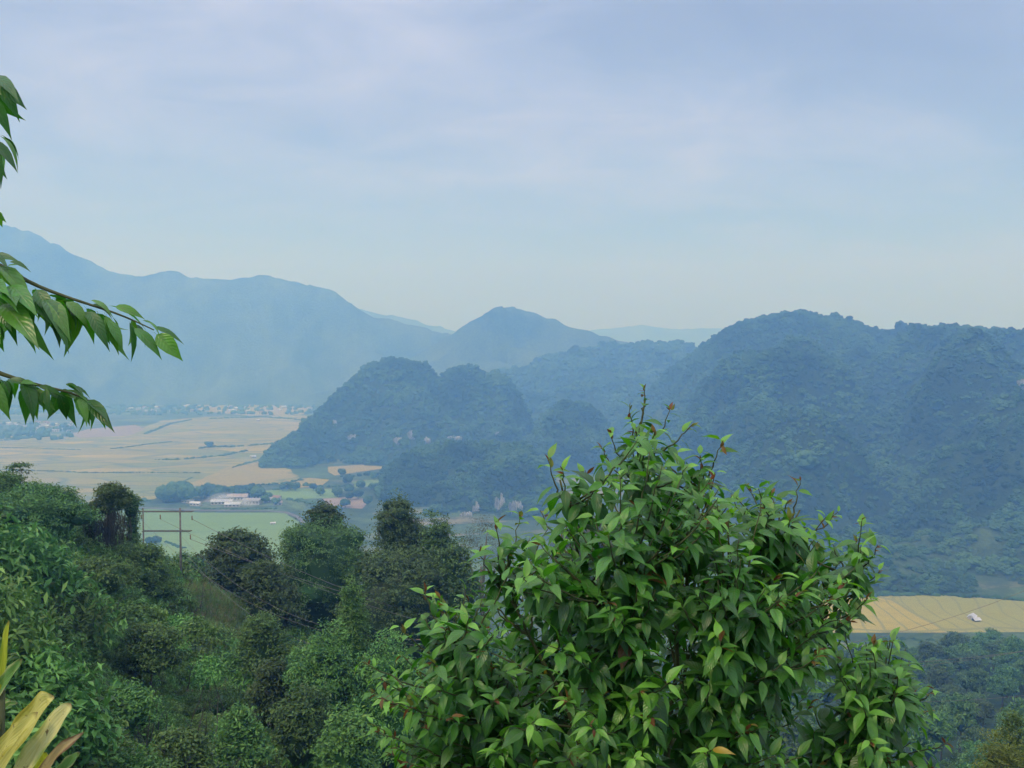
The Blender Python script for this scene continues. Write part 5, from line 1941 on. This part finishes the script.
# ------------------------------------------------------------------ yellowing strap-leaved plant
def strap_mat(name, c_mid, c_edge, c_spot):
    m, t, out = new_mat(name)
    uva = t.nodes.new('ShaderNodeAttribute')
    uva.attribute_name = 'leafuv'
    sp = t.nodes.new('ShaderNodeSeparateXYZ')
    t.links.new(uva.outputs['Vector'], sp.inputs[0])
    av = math_node(t, 'ABSOLUTE', sp.outputs[1])
    mp = t.nodes.new('ShaderNodeMapping')
    mp.inputs['Scale'].default_value = (1.2, 9, 1)
    t.links.new(uva.outputs['Vector'], mp.inputs[0])
    st = noise(t, mp.outputs[0], 1.6, 4, 0.6)
    pos = mapped(t)
    sn = noise(t, pos, 14.0, 4, 0.6)
    c = mixc(t, ramp(t, st, [(0.35, 0.0), (0.65, 1.0)]), c_mid, c_edge)
    c = mixc(t, ramp(t, math_node(t, 'ADD', math_node(t, 'MULTIPLY', av, .35), math_node(t, 'MULTIPLY', sn, .75)), [(0.60, 0.0), (0.72, 0.85)]), c, c_spot)
    fr = noise(t, pos, 60.0, 3, 0.7)
    c = mixc(t, ramp(t, fr, [(0.63, 0.0), (0.70, 0.8)]), c, (0.14, 0.08, 0.035))
    tipf = ramp(t, sp.outputs[0], [(0.90, 0.0), (0.99, 0.8)])
    c = mixc(t, tipf, c, (0.16, 0.09, 0.05))
    w = math_node(t, 'SINE', math_node(t, 'MULTIPLY', sp.outputs[1], 26.0))
    b = principled(t, out, c, 0.5, 0.3, bump(t, w, 0.25, 0.002))
    tr = t.nodes.new('ShaderNodeBsdfTranslucent')
    t.links.new(c, tr.inputs[0])
    mx = t.nodes.new('ShaderNodeMixShader')
    mx.inputs[0].default_value = 0.25
    t.links.new(b.outputs[0], mx.inputs[1])
    t.links.new(tr.outputs[0], mx.inputs[2])
    t.links.new(mx.outputs[0], out.inputs[0])
    return m


M['strap_yellow'] = strap_mat('strap_leaf_yellow', (0.54, 0.54, 0.10), (0.64, 0.62, 0.22), (0.42, 0.40, 0.05))
M['strap_cream'] = strap_mat('strap_leaf_cream', (0.60, 0.60, 0.20), (0.68, 0.66, 0.30), (0.30, 0.42, 0.08))
M['strap_green'] = strap_mat('strap_leaf_green', (0.10, 0.26, 0.06), (0.20, 0.36, 0.09), (0.45, 0.50, 0.20))
M['strap_brown'] = strap_mat('strap_leaf_brown', (0.40, 0.32, 0.16), (0.50, 0.42, 0.22), (0.18, 0.09, 0.05))
M['strap_lime'] = strap_mat('strap_leaf_lime', (0.36, 0.46, 0.04), (0.48, 0.54, 0.05), (0.28, 0.38, 0.03))


def strap_plant():
    Y0 = 1.65
    b0 = np.array(tuple(at(-30, 860, Y0)))
    z0 = tz(b0[0], b0[1])
    root = empty('strap_leaved_plant', (b0[0], b0[1], z0))
    o0 = np.array([b0[0], b0[1], z0])
    tag(root, 'yellowing variegated plant with long strap leaves in the lower corner', 'plant')
    g = Geo()
    for (dx, tx_, ty_) in ((0, -14, 790), (0.05, 2, 690), (-.05, -30, 770)):
        tp = np.array(tuple(at(tx_, ty_, Y0)))
        V, F, F3 = tube([(dx, 0, -.1), ((tp - o0)[0] * .5, (tp - o0)[1] * .5, (tp - o0)[2] * .55), tuple(tp - o0)], [.022, .016, .006], 8)
        g.add(V, F, F3)
    link('stem', g.mesh('stem', [M['twig']]), root)
    # (points px,py, depth offset), half width px, material, label, roll
    specs = [
        ([(-22, 800, 0), (6, 752, -.04), (28, 718, -.07), (44, 697, -.08), (54, 696, -.06)], 12, 'strap_yellow', 'broad pale yellow leaf with a folded broken tip'),
        ([(-6, 812, -.05), (20, 770, -.10), (44, 735, -.12), (62, 712, -.11), (71, 703, -.10)], 11, 'strap_cream', 'long cream leaf lying over the others'),
        ([(-20, 780, -.09), (2, 745, -.12), (20, 728, -.14), (38, 712, -.13)], 9, 'strap_yellow', 'short yellow leaf rolled at its edge'),
        ([(18, 805, -.02), (42, 770, -.05), (60, 748, -.06), (84, 732, -.04)], 6, 'strap_brown', 'narrow tan leaf with a curled brown tip'),
        ([(40, 800, .02), (58, 772, 0), (70, 760, 0), (80, 752, .01)], 6, 'strap_green', 'short pale green leaf behind the tan leaf'),
        ([(22, 800, .04), (36, 778, .03), (44, 760, .03), (46, 752, .03)], 9, 'strap_lime', 'bright yellow leaf low behind the cream leaf'),
        ([(-8, 740, .02), (0, 690, 0), (3, 655, 0), (5, 636, 0), (9, 620, .01)], 5, 'strap_lime', 'upright yellow-green leaf at the frame edge'),
        ([(-14, 720, .02), (-4, 690, 0), (8, 674, -.02), (22, 659, -.02)], 8, 'strap_green', 'pointed green leaf with a pale edge'),
        ([(-10, 730, .03), (0, 710, .03), (8, 703, .03), (18, 703, .04)], 3, 'strap_green', 'small narrow green leaf'),
        ([(-16, 760, 0), (-6, 732, -.01), (0, 718, 0), (2, 706, 0)], 5, 'strap_lime', None),
        ([(-10, 700, .05), (-2, 703, .05), (6, 700, .05), (11, 700, .06)], 2.5, 'strap_green', None),
    ]
    for i, (pts, hw, mt, lab) in enumerate(specs):
        P = np.array([tuple(at(a, b, Y0 + c)) for a, b, c in pts])
        tt = np.linspace(0, 1, len(P))
        n = 22
        t2 = np.linspace(0, 1, n)
        P = np.stack([np.interp(t2, tt, P[:, k]) for k in range(3)], 1)
        for _ in range(6):
            P[1:-1] = (P[:-2] + P[1:-1] * 2 + P[2:]) / 4
        T = np.gradient(P, axis=0)
        T /= np.linalg.norm(T, axis=1, keepdims=True)
        nrm = np.array([-0.25, -0.85, 0.45])
        S = np.cross(T, nrm)
        S /= np.linalg.norm(S, axis=1, keepdims=True)
        Nr = np.cross(S, T)
        wprof = np.sin(np.pi * np.clip(0.10 + 0.90 * t2, 0, 1) ** 0.95) ** 0.55
        wprof[-1] = 0.02
        wprof *= 1 + 0.10 * np.sin(t2 * 19 + i * 2) * (t2 > .3)
        half = hw / FPX * Y0 * wprof
        cols_ = np.linspace(-1, 1, 9)
        V, UV = [], []
        for r in range(n):
            for cc in cols_:
                fold = 0.42 * (1 - abs(cc)) * -1 + 0.16 * math.sin(t2[r] * 13 + cc * 4 + i)
                V.append(P[r] + S[r] * half[r] * cc + Nr[r] * half[r] * fold)
                UV.append((t2[r], cc, 0))
        F = [(r * 9 + c_, r * 9 + c_ + 1, (r + 1) * 9 + c_ + 1, (r + 1) * 9 + c_) for r in range(n - 1) for c_ in range(8)]
        me = mesh_from('leaf', np.array(V) - o0, F, None, [M[mt]], True, {'leafuv': ('FLOAT_VECTOR', np.array(UV))})
        o = link('leaf', me, root)
        if lab:
            o['label'] = lab


strap_plant()
print('scene built', len(bpy.data.objects))
